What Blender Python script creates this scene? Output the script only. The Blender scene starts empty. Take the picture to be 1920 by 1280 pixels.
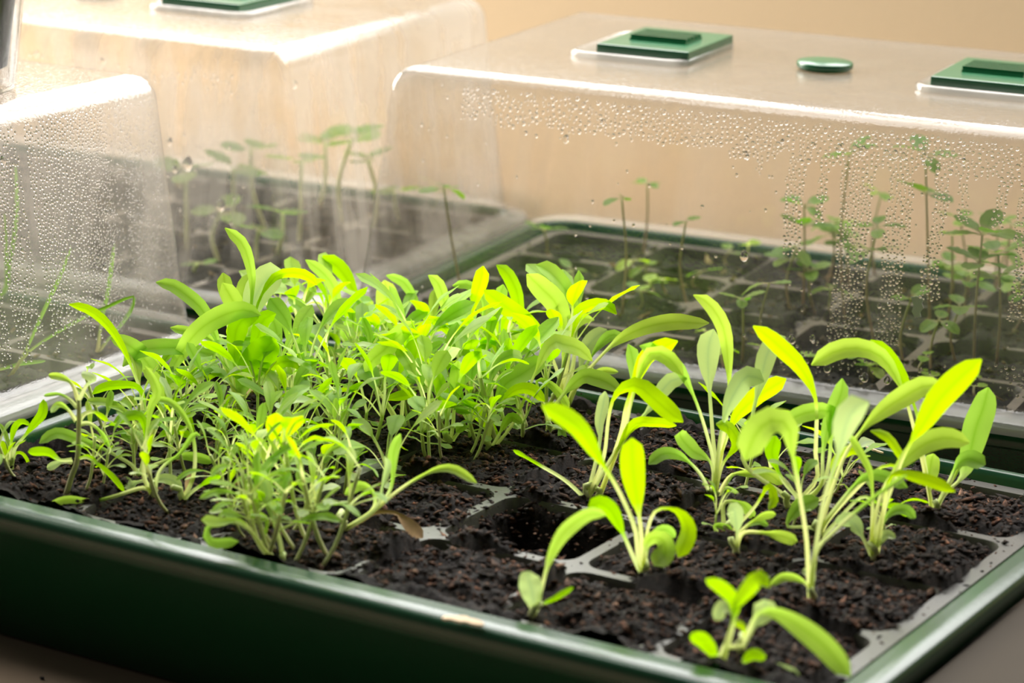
import bpy, bmesh, math, random
from math import sin, cos, pi, radians, sqrt
from mathutils import Vector, Matrix, noise

random.seed(11)
scene = bpy.context.scene
COL = scene.collection

RIM = 0.055                                       # height of the tray rims above the table top
# ------------------------------------------------------------------ camera
F_PX = 5136.12
CAM = Vector((0.4791, -0.8192, 0.3672))          # table top is z = 0, tray rims are z = 0.055
EX = Vector((0.85816935, -0.15920855, 0.48805533))
EY = Vector((0.51249998, 0.21047117, -0.83249364))
EZ = Vector((0.02981852, 0.96454887, 0.26221429))
cam_data = bpy.data.cameras.new('camera')
cam = bpy.data.objects.new('camera', cam_data)
COL.objects.link(cam)
CROT = Matrix((EX, EY, EZ))                       # camera -> world
cam.matrix_world = Matrix.Translation(CAM) @ CROT.to_4x4()
cam_data.sensor_width = 36.0
cam_data.lens = F_PX / 1920 * 36
cam_data.clip_start = 0.05
cam_data.dof.use_dof = True
cam_data.dof.focus_distance = 1.05
cam_data.dof.aperture_fstop = 11.5
scene.camera = cam

# ------------------------------------------------------------------ world, light, exposure
world = bpy.data.worlds.new('world')
scene.world = world
world.use_nodes = True
bg = world.node_tree.nodes['Background']
bg.inputs[0].default_value = (1.0, 0.96, 0.90, 1)
bg.inputs[1].default_value = 0.06

def area(name, loc, target, sx, sy, power, col):
    d = bpy.data.lights.new(name, 'AREA')
    d.shape = 'RECTANGLE'; d.size = sx; d.size_y = sy; d.energy = power; d.color = col
    o = bpy.data.objects.new(name, d); COL.objects.link(o)
    o.location = loc
    o.rotation_euler = (Vector(target) - Vector(loc)).to_track_quat('-Z', 'Y').to_euler()
    return o
area('window_daylight_back', (-0.25, 0.80, 0.85), (-0.1, 0.0, 0.0), 1.6, 0.95, 36, (1.0, 0.98, 0.95))
area('window_daylight_side', (-1.6, 0.30, 0.75), (0.0, 0.45, 0.1), 0.9, 1.0, 52, (1.0, 0.95, 0.86))
area('skylight', (-0.35, 0.25, 1.9), (-0.1, 0.1, 0.0), 1.0, 0.6, 9, (1.0, 0.98, 0.96))

vs = scene.view_settings
vs.view_transform = 'Standard'; vs.look = 'None'; vs.gamma = 1.0; vs.use_curve_mapping = False
vs.exposure = 0.1
cy = scene.cycles
cy.transparent_max_bounces = 20; cy.max_bounces = 8; cy.diffuse_bounces = 3; cy.glossy_bounces = 3; cy.transmission_bounces = 8
cy.caustics_reflective = False; cy.caustics_refractive = False
cy.use_adaptive_sampling = True; cy.adaptive_threshold = 0.03

# ------------------------------------------------------------------ helpers
FWD_H = Vector((-EX.z, -EY.z, 0)).normalized()     # level viewing direction
VIEW = Vector((-EX.z, -EY.z, -EZ.z)).normalized()

def ray(px, py):
    v = Vector(((px - 960) / F_PX, -(py - 640) / F_PX, -1.0))
    return CROT @ v
def on_plane(px, py, z):
    r = ray(px, py)
    return CAM + r * ((z - CAM.z) / r.z)
def on_depth(px, py, base, off=0.0):
    """point seen at a pixel, in the upright plane through base (moved off metres away from the viewer)"""
    r = ray(px, py)
    p0 = base + FWD_H * off
    return CAM + r * ((p0 - CAM).dot(FWD_H) / r.dot(FWD_H))
def project(p):
    v = CROT.transposed() @ (Vector(p) - CAM)
    return 960 + F_PX * v.x / -v.z, 640 - F_PX * v.y / -v.z
def metres(px, p):
    return px * (Vector(p) - CAM).dot(VIEW) / F_PX

def mesh(name, verts, faces, mat, smooth=True, cols=None, mat_idx=None):
    me = bpy.data.meshes.new(name)
    me.from_pydata([tuple(v) for v in verts], [], faces)
    for m in (mat if isinstance(mat, (list, tuple)) else [mat]):
        me.materials.append(m)
    if smooth:
        me.polygons.foreach_set('use_smooth', [True] * len(me.polygons))
    if mat_idx:
        me.polygons.foreach_set('material_index', mat_idx)
    if cols:
        a = me.color_attributes.new('Col', 'FLOAT_COLOR', 'POINT')
        flat = []
        for c in cols:
            flat.extend((c[0], c[1], c[2], 1.0))
        a.data.foreach_set('color', flat)
    me.update()
    return me
def link(name, me, parent=None, loc=None, rot=None, scale=None):
    o = bpy.data.objects.new(name, me)
    COL.objects.link(o)
    if parent: o.parent = parent
    if loc is not None: o.location = loc
    if rot is not None: o.rotation_euler = rot
    if scale is not None: o.scale = scale
    return o
def empty(name, loc=(0, 0, 0), rz=0.0):
    o = bpy.data.objects.new(name, None)
    COL.objects.link(o); o.location = loc; o.rotation_euler = (0, 0, rz)
    o.empty_display_size = 0.01
    return o
def tag(o, label=None, cat=None, group=None, kind=None):
    if label: o['label'] = label
    if cat: o['category'] = cat
    if group: o['group'] = group
    if kind: o['kind'] = kind
    return o

def box(x0, x1, y0, y1, z0, z1):
    v = [(x0,y0,z0),(x1,y0,z0),(x1,y1,z0),(x0,y1,z0),(x0,y0,z1),(x1,y0,z1),(x1,y1,z1),(x0,y1,z1)]
    f = [(0,3,2,1),(4,5,6,7),(0,1,5,4),(1,2,6,5),(2,3,7,6),(3,0,4,7)]
    return v, f
def join(parts):
    V, Fs = [], []
    for v, f in parts:
        n = len(V); V += list(v); Fs += [tuple(i + n for i in q) for q in f]
    return V, Fs
def bevel_mesh(me, w, seg=2):
    bm = bmesh.new(); bm.from_mesh(me)
    bmesh.ops.bevel(bm, geom=list(bm.edges), offset=w, segments=seg, profile=0.6, affect='EDGES')
    bm.to_mesh(me); bm.free()
    return me

def ring(hx, hy, r, n=7, cx=0.0, cy=0.0):
    r = max(min(r, hx, hy), 0.0004)
    out = []
    for sx, sy, a0 in ((1, 1, 0), (-1, 1, 90), (-1, -1, 180), (1, -1, 270)):
        for k in range(n):
            a = radians(a0 + 90 * k / (n - 1))
            out.append((cx + sx * (hx - r) + r * cos(a), cy + sy * (hy - r) + r * sin(a)))
    return out
def loft_rect(profile, hx, hy, r, n=7, cap_first=True, cap_last=True):
    V, Fs = [], []
    m = 4 * n
    for off, z in profile:
        for x, y in ring(hx + off, hy + off, r + off, n):
            V.append((x, y, z))
    for i in range(len(profile) - 1):
        for k in range(m):
            a, b = i * m + k, i * m + (k + 1) % m
            Fs.append((a, b, b + m, a + m))
    if cap_first: Fs.append(tuple(range(m))[::-1])
    if cap_last:
        q = (len(profile) - 1) * m
        Fs.append(tuple(range(q, q + m)))
    return V, Fs
def lathe(profile, n=40, cap_first=True, cap_last=True):
    V, Fs = [], []
    for r, z in profile:
        for k in range(n):
            a = 2 * pi * k / n
            V.append((r * cos(a), r * sin(a), z))
    for i in range(len(profile) - 1):
        for k in range(n):
            a, b = i * n + k, i * n + (k + 1) % n
            Fs.append((a, b, b + n, a + n))
    if cap_first: Fs.append(tuple(range(n))[::-1])
    if cap_last: Fs.append(tuple(range((len(profile) - 1) * n, len(profile) * n)))
    return V, Fs

# ------------------------------------------------------------------ materials
def new_mat(name):
    m = bpy.data.materials.new(name); m.use_nodes = True
    nt = m.node_tree; nt.nodes.clear()
    return m, nt, nt.nodes, nt.links
def N(nodes, t, **kw):
    n = nodes.new(t)
    for k, v in kw.items(): setattr(n, k, v)
    return n
def principled(name, col, rough=0.5, spec=0.5, noise_scale=None, noise_amt=0.0, bump=0.0, bump_scale=200, coat=0.0):
    m, nt, ns, lk = new_mat(name)
    out = N(ns, 'ShaderNodeOutputMaterial'); p = N(ns, 'ShaderNodeBsdfPrincipled')
    p.inputs['Base Color'].default_value = (*col, 1)
    p.inputs['Roughness'].default_value = rough
    p.inputs['Specular IOR Level'].default_value = spec
    p.inputs['Coat Weight'].default_value = coat
    lk.new(p.outputs[0], out.inputs[0])
    tc = N(ns, 'ShaderNodeTexCoord')
    if noise_scale:
        nz = N(ns, 'ShaderNodeTexNoise'); nz.inputs['Scale'].default_value = noise_scale; nz.inputs['Detail'].default_value = 6
        lk.new(tc.outputs['Object'], nz.inputs['Vector'])
        mx = N(ns, 'ShaderNodeMix', data_type='RGBA')
        mx.inputs[6].default_value = (*[c * (1 - noise_amt) for c in col], 1)
        mx.inputs[7].default_value = (*[min(1, c * (1 + noise_amt)) for c in col], 1)
        lk.new(nz.outputs[0], mx.inputs[0]); lk.new(mx.outputs[2], p.inputs['Base Color'])
    if bump:
        nb = N(ns, 'ShaderNodeTexNoise'); nb.inputs['Scale'].default_value = bump_scale; nb.inputs['Detail'].default_value = 4
        lk.new(tc.outputs['Object'], nb.inputs['Vector'])
        b = N(ns, 'ShaderNodeBump'); b.inputs['Strength'].default_value = bump; b.inputs['Distance'].default_value = 0.001
        lk.new(nb.outputs[0], b.inputs['Height']); lk.new(b.outputs[0], p.inputs['Normal'])
    return m

M = {}
M['wall'] = principled('wall_paint', (0.89, 0.71, 0.48), 0.75, 0.3, 6, 0.04, 0.15, 300)
M['white_paint'] = principled('white_paint', (0.8, 0.78, 0.74), 0.5)
M['table'] = principled('table_laminate', (0.36, 0.27, 0.19), 0.45, 0.4, 30, 0.08)
M['floor'] = principled('floor_wood', (0.25, 0.17, 0.1), 0.6, 0.3, 8, 0.2)
M['board'] = principled('board_pale', (0.065, 0.052, 0.038), 0.75, 0.15, 25, 0.05)
M['green'] = principled('green_plastic', (0.002, 0.055, 0.018), 0.26, 0.7, 90, 0.10, 0.05, 500)
M['vent_green'] = principled('vent_green_plastic', (0.006, 0.13, 0.042), 0.26, 1.0)
M['insert'] = principled('grey_insert_plastic', (0.075, 0.073, 0.064), 0.36, 0.5, 160, 0.25, 0.1, 900)
M['insert_dark'] = principled('mossy_insert_plastic', (0.11, 0.098, 0.078), 0.45, 0.4, 160, 0.4, 0.1, 900)
M['black'] = principled('black_pot', (0.018, 0.018, 0.020), 0.5, 0.4, 200, 0.4)
M['dry'] = principled('dry_leaf', (0.55, 0.36, 0.19), 0.7, 0.2, 300, 0.25)
M['straw'] = principled('straw', (0.72, 0.55, 0.36), 0.6, 0.2, 400, 0.15)
M['paper'] = principled('paper', (0.85, 0.85, 0.88), 0.7, 0.2)

def soil_material(name, lo, mid, hi):
    m, nt, ns, lk = new_mat(name)
    out = N(ns, 'ShaderNodeOutputMaterial'); p = N(ns, 'ShaderNodeBsdfPrincipled')
    p.inputs['Roughness'].default_value = 0.70; p.inputs['Specular IOR Level'].default_value = 0.22
    at = N(ns, 'ShaderNodeAttribute', attribute_name='Col')
    tc = N(ns, 'ShaderNodeTexCoord')
    nz = N(ns, 'ShaderNodeTexNoise'); nz.inputs['Scale'].default_value = 420; nz.inputs['Detail'].default_value = 7; nz.inputs['Roughness'].default_value = 0.7
    lk.new(tc.outputs['Object'], nz.inputs['Vector'])
    cr = N(ns, 'ShaderNodeValToRGB'); e = cr.color_ramp.elements
    e[0].position = 0.38; e[0].color = (*lo, 1); e[1].position = 0.72; e[1].color = (*hi, 1)
    q = e.new(0.55); q.color = (*mid, 1)
    lk.new(nz.outputs[0], cr.inputs[0])
    mx = N(ns, 'ShaderNodeMix', data_type='RGBA', blend_type='MULTIPLY'); mx.inputs[0].default_value = 1.0
    lk.new(cr.outputs[0], mx.inputs[6]); lk.new(at.outputs['Color'], mx.inputs[7])
    lk.new(mx.outputs[2], p.inputs['Base Color'])
    b = N(ns, 'ShaderNodeBump'); b.inputs['Strength'].default_value = 0.9; b.inputs['Distance'].default_value = 0.0012
    lk.new(nz.outputs[0], b.inputs['Height']); lk.new(b.outputs[0], p.inputs['Normal'])
    lk.new(p.outputs[0], out.inputs[0])
    return m
M['soil'] = soil_material('compost', (0.005, 0.003, 0.002), (0.016, 0.010, 0.007), (0.060, 0.036, 0.024))
M['soil_moss'] = soil_material('mossy_compost', (0.006, 0.005, 0.0025), (0.018, 0.019, 0.007), (0.06, 0.050, 0.030))

def leaf_material(name, blade, petiole, under, trans=0.55, spec=0.35):
    m, nt, ns, lk = new_mat(name)
    out = N(ns, 'ShaderNodeOutputMaterial')
    at = N(ns, 'ShaderNodeAttribute', attribute_name='Col')
    sep = N(ns, 'ShaderNodeSeparateColor'); lk.new(at.outputs['Color'], sep.inputs[0])
    geo = N(ns, 'ShaderNodeNewGeometry')
    mu = N(ns, 'ShaderNodeMix', data_type='RGBA')           # upper / lower leaf side
    mu.inputs[6].default_value = (*blade, 1); mu.inputs[7].default_value = (*under, 1)
    lk.new(geo.outputs['Backfacing'], mu.inputs[0])
    mr = N(ns, 'ShaderNodeMix', data_type='RGBA')           # midrib
    mr.inputs[7].default_value = (blade[0] * 0.62, blade[1] * 0.72, blade[2] * 0.8, 1)
    rm = N(ns, 'ShaderNodeMath', operation='MULTIPLY'); rm.inputs[1].default_value = 0.6
    rp = N(ns, 'ShaderNodeMath', operation='POWER'); rp.inputs[1].default_value = 5.0
    lk.new(sep.outputs[1], rp.inputs[0]); lk.new(rp.outputs[0], rm.inputs[0])
    lk.new(rm.outputs[0], mr.inputs[0]); lk.new(mu.outputs[2], mr.inputs[6])
    mp = N(ns, 'ShaderNodeMix', data_type='RGBA')           # petiole -> blade
    mp.inputs[6].default_value = (*petiole, 1)
    lk.new(sep.outputs[0], mp.inputs[0]); lk.new(mr.outputs[2], mp.inputs[7])
    hsv = N(ns, 'ShaderNodeHueSaturation')
    mh = N(ns, 'ShaderNodeMapRange'); mh.inputs[3].default_value = 0.480; mh.inputs[4].default_value = 0.512
    lk.new(sep.outputs[2], mh.inputs[0]); lk.new(mh.outputs[0], hsv.inputs['Hue'])
    mv = N(ns, 'ShaderNodeMapRange'); mv.inputs[3].default_value = 1.14; mv.inputs[4].default_value = 0.90
    lk.new(sep.outputs[2], mv.inputs[0]); lk.new(mv.outputs[0], hsv.inputs['Value'])
    lk.new(mp.outputs[2], hsv.inputs['Color'])
    p = N(ns, 'ShaderNodeBsdfPrincipled'); p.inputs['Roughness'].default_value = 0.42
    p.inputs['Specular IOR Level'].default_value = spec
    tr = N(ns, 'ShaderNodeBsdfTranslucent')
    ts = N(ns, 'ShaderNodeHueSaturation'); ts.inputs['Saturation'].default_value = 1.05; ts.inputs['Value'].default_value = 1.25
    lk.new(hsv.outputs[0], ts.inputs['Color']); lk.new(ts.outputs[0], tr.inputs[0])
    lk.new(hsv.outputs[0], p.inputs['Base Color'])
    tc = N(ns, 'ShaderNodeTexCoord')
    nz = N(ns, 'ShaderNodeTexNoise'); nz.inputs['Scale'].default_value = 700; nz.inputs['Detail'].default_value = 3
    lk.new(tc.outputs['Object'], nz.inputs['Vector'])
    b = N(ns, 'ShaderNodeBump'); b.inputs['Strength'].default_value = 0.25; b.inputs['Distance'].default_value = 0.0004
    lk.new(nz.outputs[0], b.inputs['Height']); lk.new(b.outputs[0], p.inputs['Normal'])
    ms = N(ns, 'ShaderNodeMixShader'); ms.inputs[0].default_value = trans
    lk.new(p.outputs[0], ms.inputs[1]); lk.new(tr.outputs[0], ms.inputs[2]); lk.new(ms.outputs[0], out.inputs[0])
    return m
M['leaf'] = leaf_material('seedling_leaf', (0.39, 0.67, 0.028), (0.70, 0.78, 0.32), (0.44, 0.69, 0.10))
M['leaf_pale'] = leaf_material('seedling_leaf_pale', (0.50, 0.68, 0.26), (0.62, 0.72, 0.30), (0.50, 0.66, 0.24), 0.40, 0.5)
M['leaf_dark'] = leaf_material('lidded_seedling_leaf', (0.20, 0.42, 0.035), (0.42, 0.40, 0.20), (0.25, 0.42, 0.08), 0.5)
M['grass'] = leaf_material('grass_blade', (0.26, 0.50, 0.05), (0.50, 0.48, 0.20), (0.26, 0.50, 0.06), 0.4)

def stem_material(name, base, top):
    m, nt, ns, lk = new_mat(name)
    out = N(ns, 'ShaderNodeOutputMaterial'); p = N(ns, 'ShaderNodeBsdfPrincipled')
    at = N(ns, 'ShaderNodeAttribute', attribute_name='Col')
    sep = N(ns, 'ShaderNodeSeparateColor'); lk.new(at.outputs['Color'], sep.inputs[0])
    mx = N(ns, 'ShaderNodeMix', data_type='RGBA'); mx.inputs[6].default_value = (*base, 1); mx.inputs[7].default_value = (*top, 1)
    lk.new(sep.outputs[0], mx.inputs[0]); lk.new(mx.outputs[2], p.inputs['Base Color'])
    p.inputs['Roughness'].default_value = 0.45
    lk.new(p.outputs[0], out.inputs[0])
    return m
M['stem'] = stem_material('seedling_stem', (0.74, 0.70, 0.42), (0.66, 0.78, 0.28))
M['stem_red'] = stem_material('reddish_stem', (0.45, 0.27, 0.20), (0.42, 0.46, 0.16))

def lid_material(name, fog_lo, fog_hi, streak, bump, tint=(0.88, 0.83, 0.77), ceiling=0.4, flange=0.45):
    """thin clear plastic, misted with condensation in vertical runs"""
    m, nt, ns, lk = new_mat(name)
    out = N(ns, 'ShaderNodeOutputMaterial')
    tc = N(ns, 'ShaderNodeTexCoord')
    mp = N(ns, 'ShaderNodeMapping'); mp.inputs['Scale'].default_value = streak
    lk.new(tc.outputs['Object'], mp.inputs['Vector'])
    nz = N(ns, 'ShaderNodeTexNoise'); nz.inputs['Scale'].default_value = 1.0; nz.inputs['Detail'].default_value = 3
    lk.new(mp.outputs[0], nz.inputs['Vector'])
    n2 = N(ns, 'ShaderNodeTexNoise'); n2.inputs['Scale'].default_value = 22; n2.inputs['Detail'].default_value = 3
    lk.new(tc.outputs['Object'], n2.inputs['Vector'])
    av = N(ns, 'ShaderNodeMath', operation='MULTIPLY_ADD'); av.inputs[1].default_value = 0.5
    hf = N(ns, 'ShaderNodeMath', operation='MULTIPLY'); hf.inputs[1].default_value = 0.5
    lk.new(n2.outputs[0], hf.inputs[0]); lk.new(nz.outputs[0], av.inputs[0]); lk.new(hf.outputs[0], av.inputs[2])
    fr = N(ns, 'ShaderNodeMapRange'); fr.inputs[1].default_value = 0.43; fr.inputs[2].default_value = 0.57
    fr.inputs[3].default_value = fog_lo; fr.inputs[4].default_value = fog_hi
    lk.new(av.outputs[0], fr.inputs[0])
    sx = N(ns, 'ShaderNodeSeparateXYZ'); lk.new(tc.outputs['Normal'], sx.inputs[0])      # mist gathers under the flat top
    cz = N(ns, 'ShaderNodeMath', operation='ABSOLUTE'); lk.new(sx.outputs[2], cz.inputs[0])
    hz = N(ns, 'ShaderNodeSeparateXYZ'); lk.new(tc.outputs['Object'], hz.inputs[0])
    hm = N(ns, 'ShaderNodeMapRange'); hm.inputs[1].default_value = RIM + 0.098; hm.inputs[2].default_value = RIM + 0.112
    lk.new(hz.outputs[2], hm.inputs[0])
    cm = N(ns, 'ShaderNodeMath', operation='MULTIPLY'); lk.new(cz.outputs[0], cm.inputs[0]); lk.new(hm.outputs[0], cm.inputs[1])
    cf = N(ns, 'ShaderNodeMath', operation='MULTIPLY_ADD'); cf.inputs[1].default_value = ceiling
    lk.new(cm.outputs[0], cf.inputs[0]); lk.new(fr.outputs[0], cf.inputs[2])
    fm = N(ns, 'ShaderNodeMapRange'); fm.inputs[1].default_value = RIM + 0.0036; fm.inputs[2].default_value = RIM + 0.0060   # bright reflection on the flange, put in as whitish fog by height
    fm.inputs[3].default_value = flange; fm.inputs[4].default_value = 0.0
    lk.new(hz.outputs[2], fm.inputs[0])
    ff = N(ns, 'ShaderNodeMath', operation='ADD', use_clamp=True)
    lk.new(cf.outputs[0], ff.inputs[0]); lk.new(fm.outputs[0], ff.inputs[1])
    n3 = N(ns, 'ShaderNodeTexNoise'); n3.inputs['Scale'].default_value = 700; n3.inputs['Detail'].default_value = 2
    lk.new(tc.outputs['Object'], n3.inputs['Vector'])
    b = N(ns, 'ShaderNodeBump'); b.inputs['Strength'].default_value = bump; b.inputs['Distance'].default_value = 0.0006
    lk.new(n3.outputs[0], b.inputs['Height'])
    tp = N(ns, 'ShaderNodeBsdfTransparent'); tp.inputs[0].default_value = (0.985, 0.98, 0.975, 1)
    df = N(ns, 'ShaderNodeBsdfDiffuse'); df.inputs[0].default_value = (*tint, 1)
    tl = N(ns, 'ShaderNodeBsdfTranslucent'); tl.inputs[0].default_value = (*tint, 1)
    fg = N(ns, 'ShaderNodeMixShader'); fg.inputs[0].default_value = 0.6
    lk.new(df.outputs[0], fg.inputs[1]); lk.new(tl.outputs[0], fg.inputs[2])
    m1 = N(ns, 'ShaderNodeMixShader')
    lk.new(ff.outputs[0], m1.inputs[0]); lk.new(tp.outputs[0], m1.inputs[1]); lk.new(fg.outputs[0], m1.inputs[2])
    gl = N(ns, 'ShaderNodeBsdfGlossy'); gl.inputs['Roughness'].default_value = 0.11
    lk.new(b.outputs[0], gl.inputs['Normal'])
    lw = N(ns, 'ShaderNodeLayerWeight'); lw.inputs[0].default_value = 0.5
    pw = N(ns, 'ShaderNodeMath', operation='POWER'); pw.inputs[1].default_value = 4.0
    lk.new(lw.outputs['Facing'], pw.inputs[0])
    sc = N(ns, 'ShaderNodeMath', operation='MULTIPLY_ADD'); sc.inputs[1].default_value = 0.92; sc.inputs[2].default_value = 0.08
    lk.new(pw.outputs[0], sc.inputs[0])
    m2 = N(ns, 'ShaderNodeMixShader')
    lk.new(sc.outputs[0], m2.inputs[0]); lk.new(m1.outputs[0], m2.inputs[1]); lk.new(gl.outputs[0], m2.inputs[2])
    lk.new(m2.outputs[0], out.inputs[0])
    return m
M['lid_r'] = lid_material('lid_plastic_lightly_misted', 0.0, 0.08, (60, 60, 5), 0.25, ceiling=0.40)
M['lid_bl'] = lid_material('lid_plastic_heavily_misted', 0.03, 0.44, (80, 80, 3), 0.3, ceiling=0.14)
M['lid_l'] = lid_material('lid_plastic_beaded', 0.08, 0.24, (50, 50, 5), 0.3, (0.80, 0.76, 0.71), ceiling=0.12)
M['clear'] = lid_material('clear_cup_plastic', 0.02, 0.03, (10, 10, 10), 0.0, ceiling=0.0, flange=0.0)
def glass_mat(name, ior, col=(1, 1, 1)):
    m, nt, ns, lk = new_mat(name)
    out = N(ns, 'ShaderNodeOutputMaterial'); g = N(ns, 'ShaderNodeBsdfGlass')
    g.inputs['IOR'].default_value = ior; g.inputs['Roughness'].default_value = 0.02; g.inputs[0].default_value = (*col, 1)
    lk.new(g.outputs[0], out.inputs[0])
    return m
M['water'] = glass_mat('water_drop', 1.33)

# ------------------------------------------------------------------ the room
WALL_Y = 0.62
def struct(name, v, f, mat, parent=None, smooth=False):
    o = link(name, mesh(name, v, f, mat, smooth), parent)
    if not parent: o['kind'] = 'structure'
    return o
struct('floor', *box(-2.6, 2.2, -2.4, WALL_Y + 0.2, -0.78, -0.74), M['floor'])
WX0, WX1, WZ0, WZ1 = -1.15, 0.75, 0.32, 1.5
struct('wall_back', *join([
    box(-2.6, 2.2, WALL_Y, WALL_Y + 0.12, -0.74, WZ0),
    box(-2.6, WX0, WALL_Y, WALL_Y + 0.12, WZ0, WZ1),
    box(WX1, 2.2, WALL_Y, WALL_Y + 0.12, WZ0, WZ1),
    box(-2.6, 2.2, WALL_Y, WALL_Y + 0.12, WZ1, 1.9)]), M['wall'])
win = tag(empty('window_1', ((WX0 + WX1) / 2, WALL_Y + 0.02, WZ0)), kind='structure')
hw, hh = (WX1 - WX0) / 2, WZ1 - WZ0
struct('window_frame', *join([box(-hw, hw, -0.02, 0.04, 0, 0.045), box(-hw, hw, 0, 0.04, hh - 0.045, hh),
                              box(-hw, -hw + 0.045, 0, 0.04, 0.045, hh - 0.045), box(hw - 0.045, hw, 0, 0.04, 0.045, hh - 0.045),
                              box(-0.02, 0.02, 0, 0.04, 0.045, hh - 0.045)]), M['white_paint'], win)

tbl = tag(empty('table', (-0.3, 0.0, -0.74)), 'brown laminate table carrying the four seed trays', 'table')
me = mesh('tabletop', *box(-1.0, 1.2, -0.42, 0.60, 0.71, 0.74), M['table'], False); bevel_mesh(me, 0.003)
link('tabletop', me, tbl)
leg_me = mesh('leg', *box(-0.03, 0.03, -0.03, 0.03, 0.0, 0.71), M['table'], False)
for x in (-0.92, 1.12):
    for y in (-0.36, 0.54):
        link('leg', leg_me, tbl, (x, y, 0))

# low board beside the open tray
me = mesh('low_board', *box(0.0, 0.16, -0.14, 0.16, 0.0, 0.0475), M['board'], False); bevel_mesh(me, 0.004, 3)
tag(link('low_board', me, None, (0.1906, 0.0, 0.0003)), 'dull grey-brown board lying beside the near rim of the open tray', 'board')

# ------------------------------------------------------------------ trays, inserts, compost
HX, HY, CR = 0.190, 0.1285, 0.024
TRAY_PROF = [(-0.026, 0.0025), (-0.0245, 0.0035), (-0.0135, RIM - 0.008), (-0.0105, RIM - 0.0016), (-0.0098, RIM + 0.0006), (-0.0088, RIM + 0.0011),
             (-0.0058, RIM + 0.0003), (-0.0054, RIM + 0.0005), (-0.0013, RIM - 0.0008), (-0.0004, RIM - 0.0015), (0.0001, RIM - 0.0026),
             (0.0003, RIM - 0.0085), (-0.0015, RIM - 0.0095), (-0.0045, RIM - 0.0095), (-0.0065, RIM - 0.0115),
             (-0.0145, 0.0015), (-0.0165, 0.0)]
tray_me = mesh('propagator_tray', *loft_rect(TRAY_PROF, HX, HY, CR, 9), M['green'])
PX, PY = 0.0575, 0.0555                        # cell pitch
CHX, CHY, CCR = 0.0265, 0.0255, 0.007
ITOP = RIM - 0.0025
IHX, IHY = 0.1762, 0.1150

def insert_frame():
    V, Fs = [], []
    n = 5; m = 4 * n
    def add_ring(pts, z):
        i = len(V); V.extend((x, y, z) for x, y in pts); return i
    def strip(a, b):
        for k in range(m):
            Fs.append((a + k, a + (k + 1) % m, b + (k + 1) % m, b + k))
    for i in range(6):
        for j in range(4):
            cx, cy = (i - 2.5) * PX, (j - 1.5) * PY
            a = add_ring(ring(PX / 2, PY / 2, 0.0004, n, cx, cy), ITOP)
            b = add_ring(ring(CHX, CHY, CCR, n, cx, cy), ITOP)
            strip(a, b)
    a = add_ring(ring(IHX, IHY, 0.012, n), ITOP - 0.004)
    b = add_ring(ring(IHX, IHY, 0.012, n), ITOP)
    c = add_ring(ring(3 * PX, 2 * PY, 0.0004, n), ITOP)
    strip(a, b); strip(b, c)
    return V, Fs
frame_me = mesh('top_frame', *insert_frame(), M['insert'], False)
frame_dark_me = mesh('top_frame', *insert_frame(), M['insert_dark'], False)
def cell_cup():
    prof = [(0.0, ITOP), (-0.0006, ITOP - 0.0015), (-0.006, 0.010), (-0.008, 0.008)]
    return loft_rect(prof, CHX, CHY, CCR, 5, False, True)
cell_me = mesh('cell', *cell_cup(), M['insert'])

def smooth01(t):
    t = max(0.0, min(1.0, t)); return t * t * (3 - 2 * t)
def soil_height(x, y, seed, fill, pit):
    i = min(5, max(0, int(math.floor(x / PX + 3)))); j = min(3, max(0, int(math.floor(y / PY + 2))))
    lx, ly = x - (i - 2.5) * PX, y - (j - 1.5) * PY
    d = min(CHX - abs(lx), CHY - abs(ly))
    edge = min(3 * PX - abs(x), 2 * PY - abs(y))
    p = Vector((x, y, seed))
    n1 = noise.noise(p * 45); n2 = noise.noise(p * 160); n3 = noise.noise(p * 480)
    lumps = 0.0026 * n1 + 0.0024 * n2 + 0.0014 * n3
    h = ITOP - 0.0030 + fill + 0.0030 * smooth01(d / 0.012) + lumps
    if d < 0:
        h = ITOP + 0.0016 + fill * 0.6 + 0.0050 * n1 + lumps
    if pit and d < 0.003 and abs(x - (pit[0] - 2.5) * PX) < 0.036 and abs(y - (pit[1] - 1.5) * PY) < 0.035:
        h -= 0.0022
    if edge < 0.002:
        side = 0.0022 if y < -2 * PY + 0.002 else (0.0005 if y > 2 * PY - 0.002 else -0.0022)
        h = ITOP - 0.0012 + fill * 0.6 + side + 0.0050 * n1 + lumps
    if pit and (i, j) == pit:
        g = smooth01((d + 0.0015) / 0.005)
        q = smooth01((ly + 0.018) / 0.022) * smooth01((d - 0.001) / 0.008)
        h = h * (1 - g) + g * (ITOP - 0.004 - 0.021 * q + 1.6 * lumps)
    return h

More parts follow.
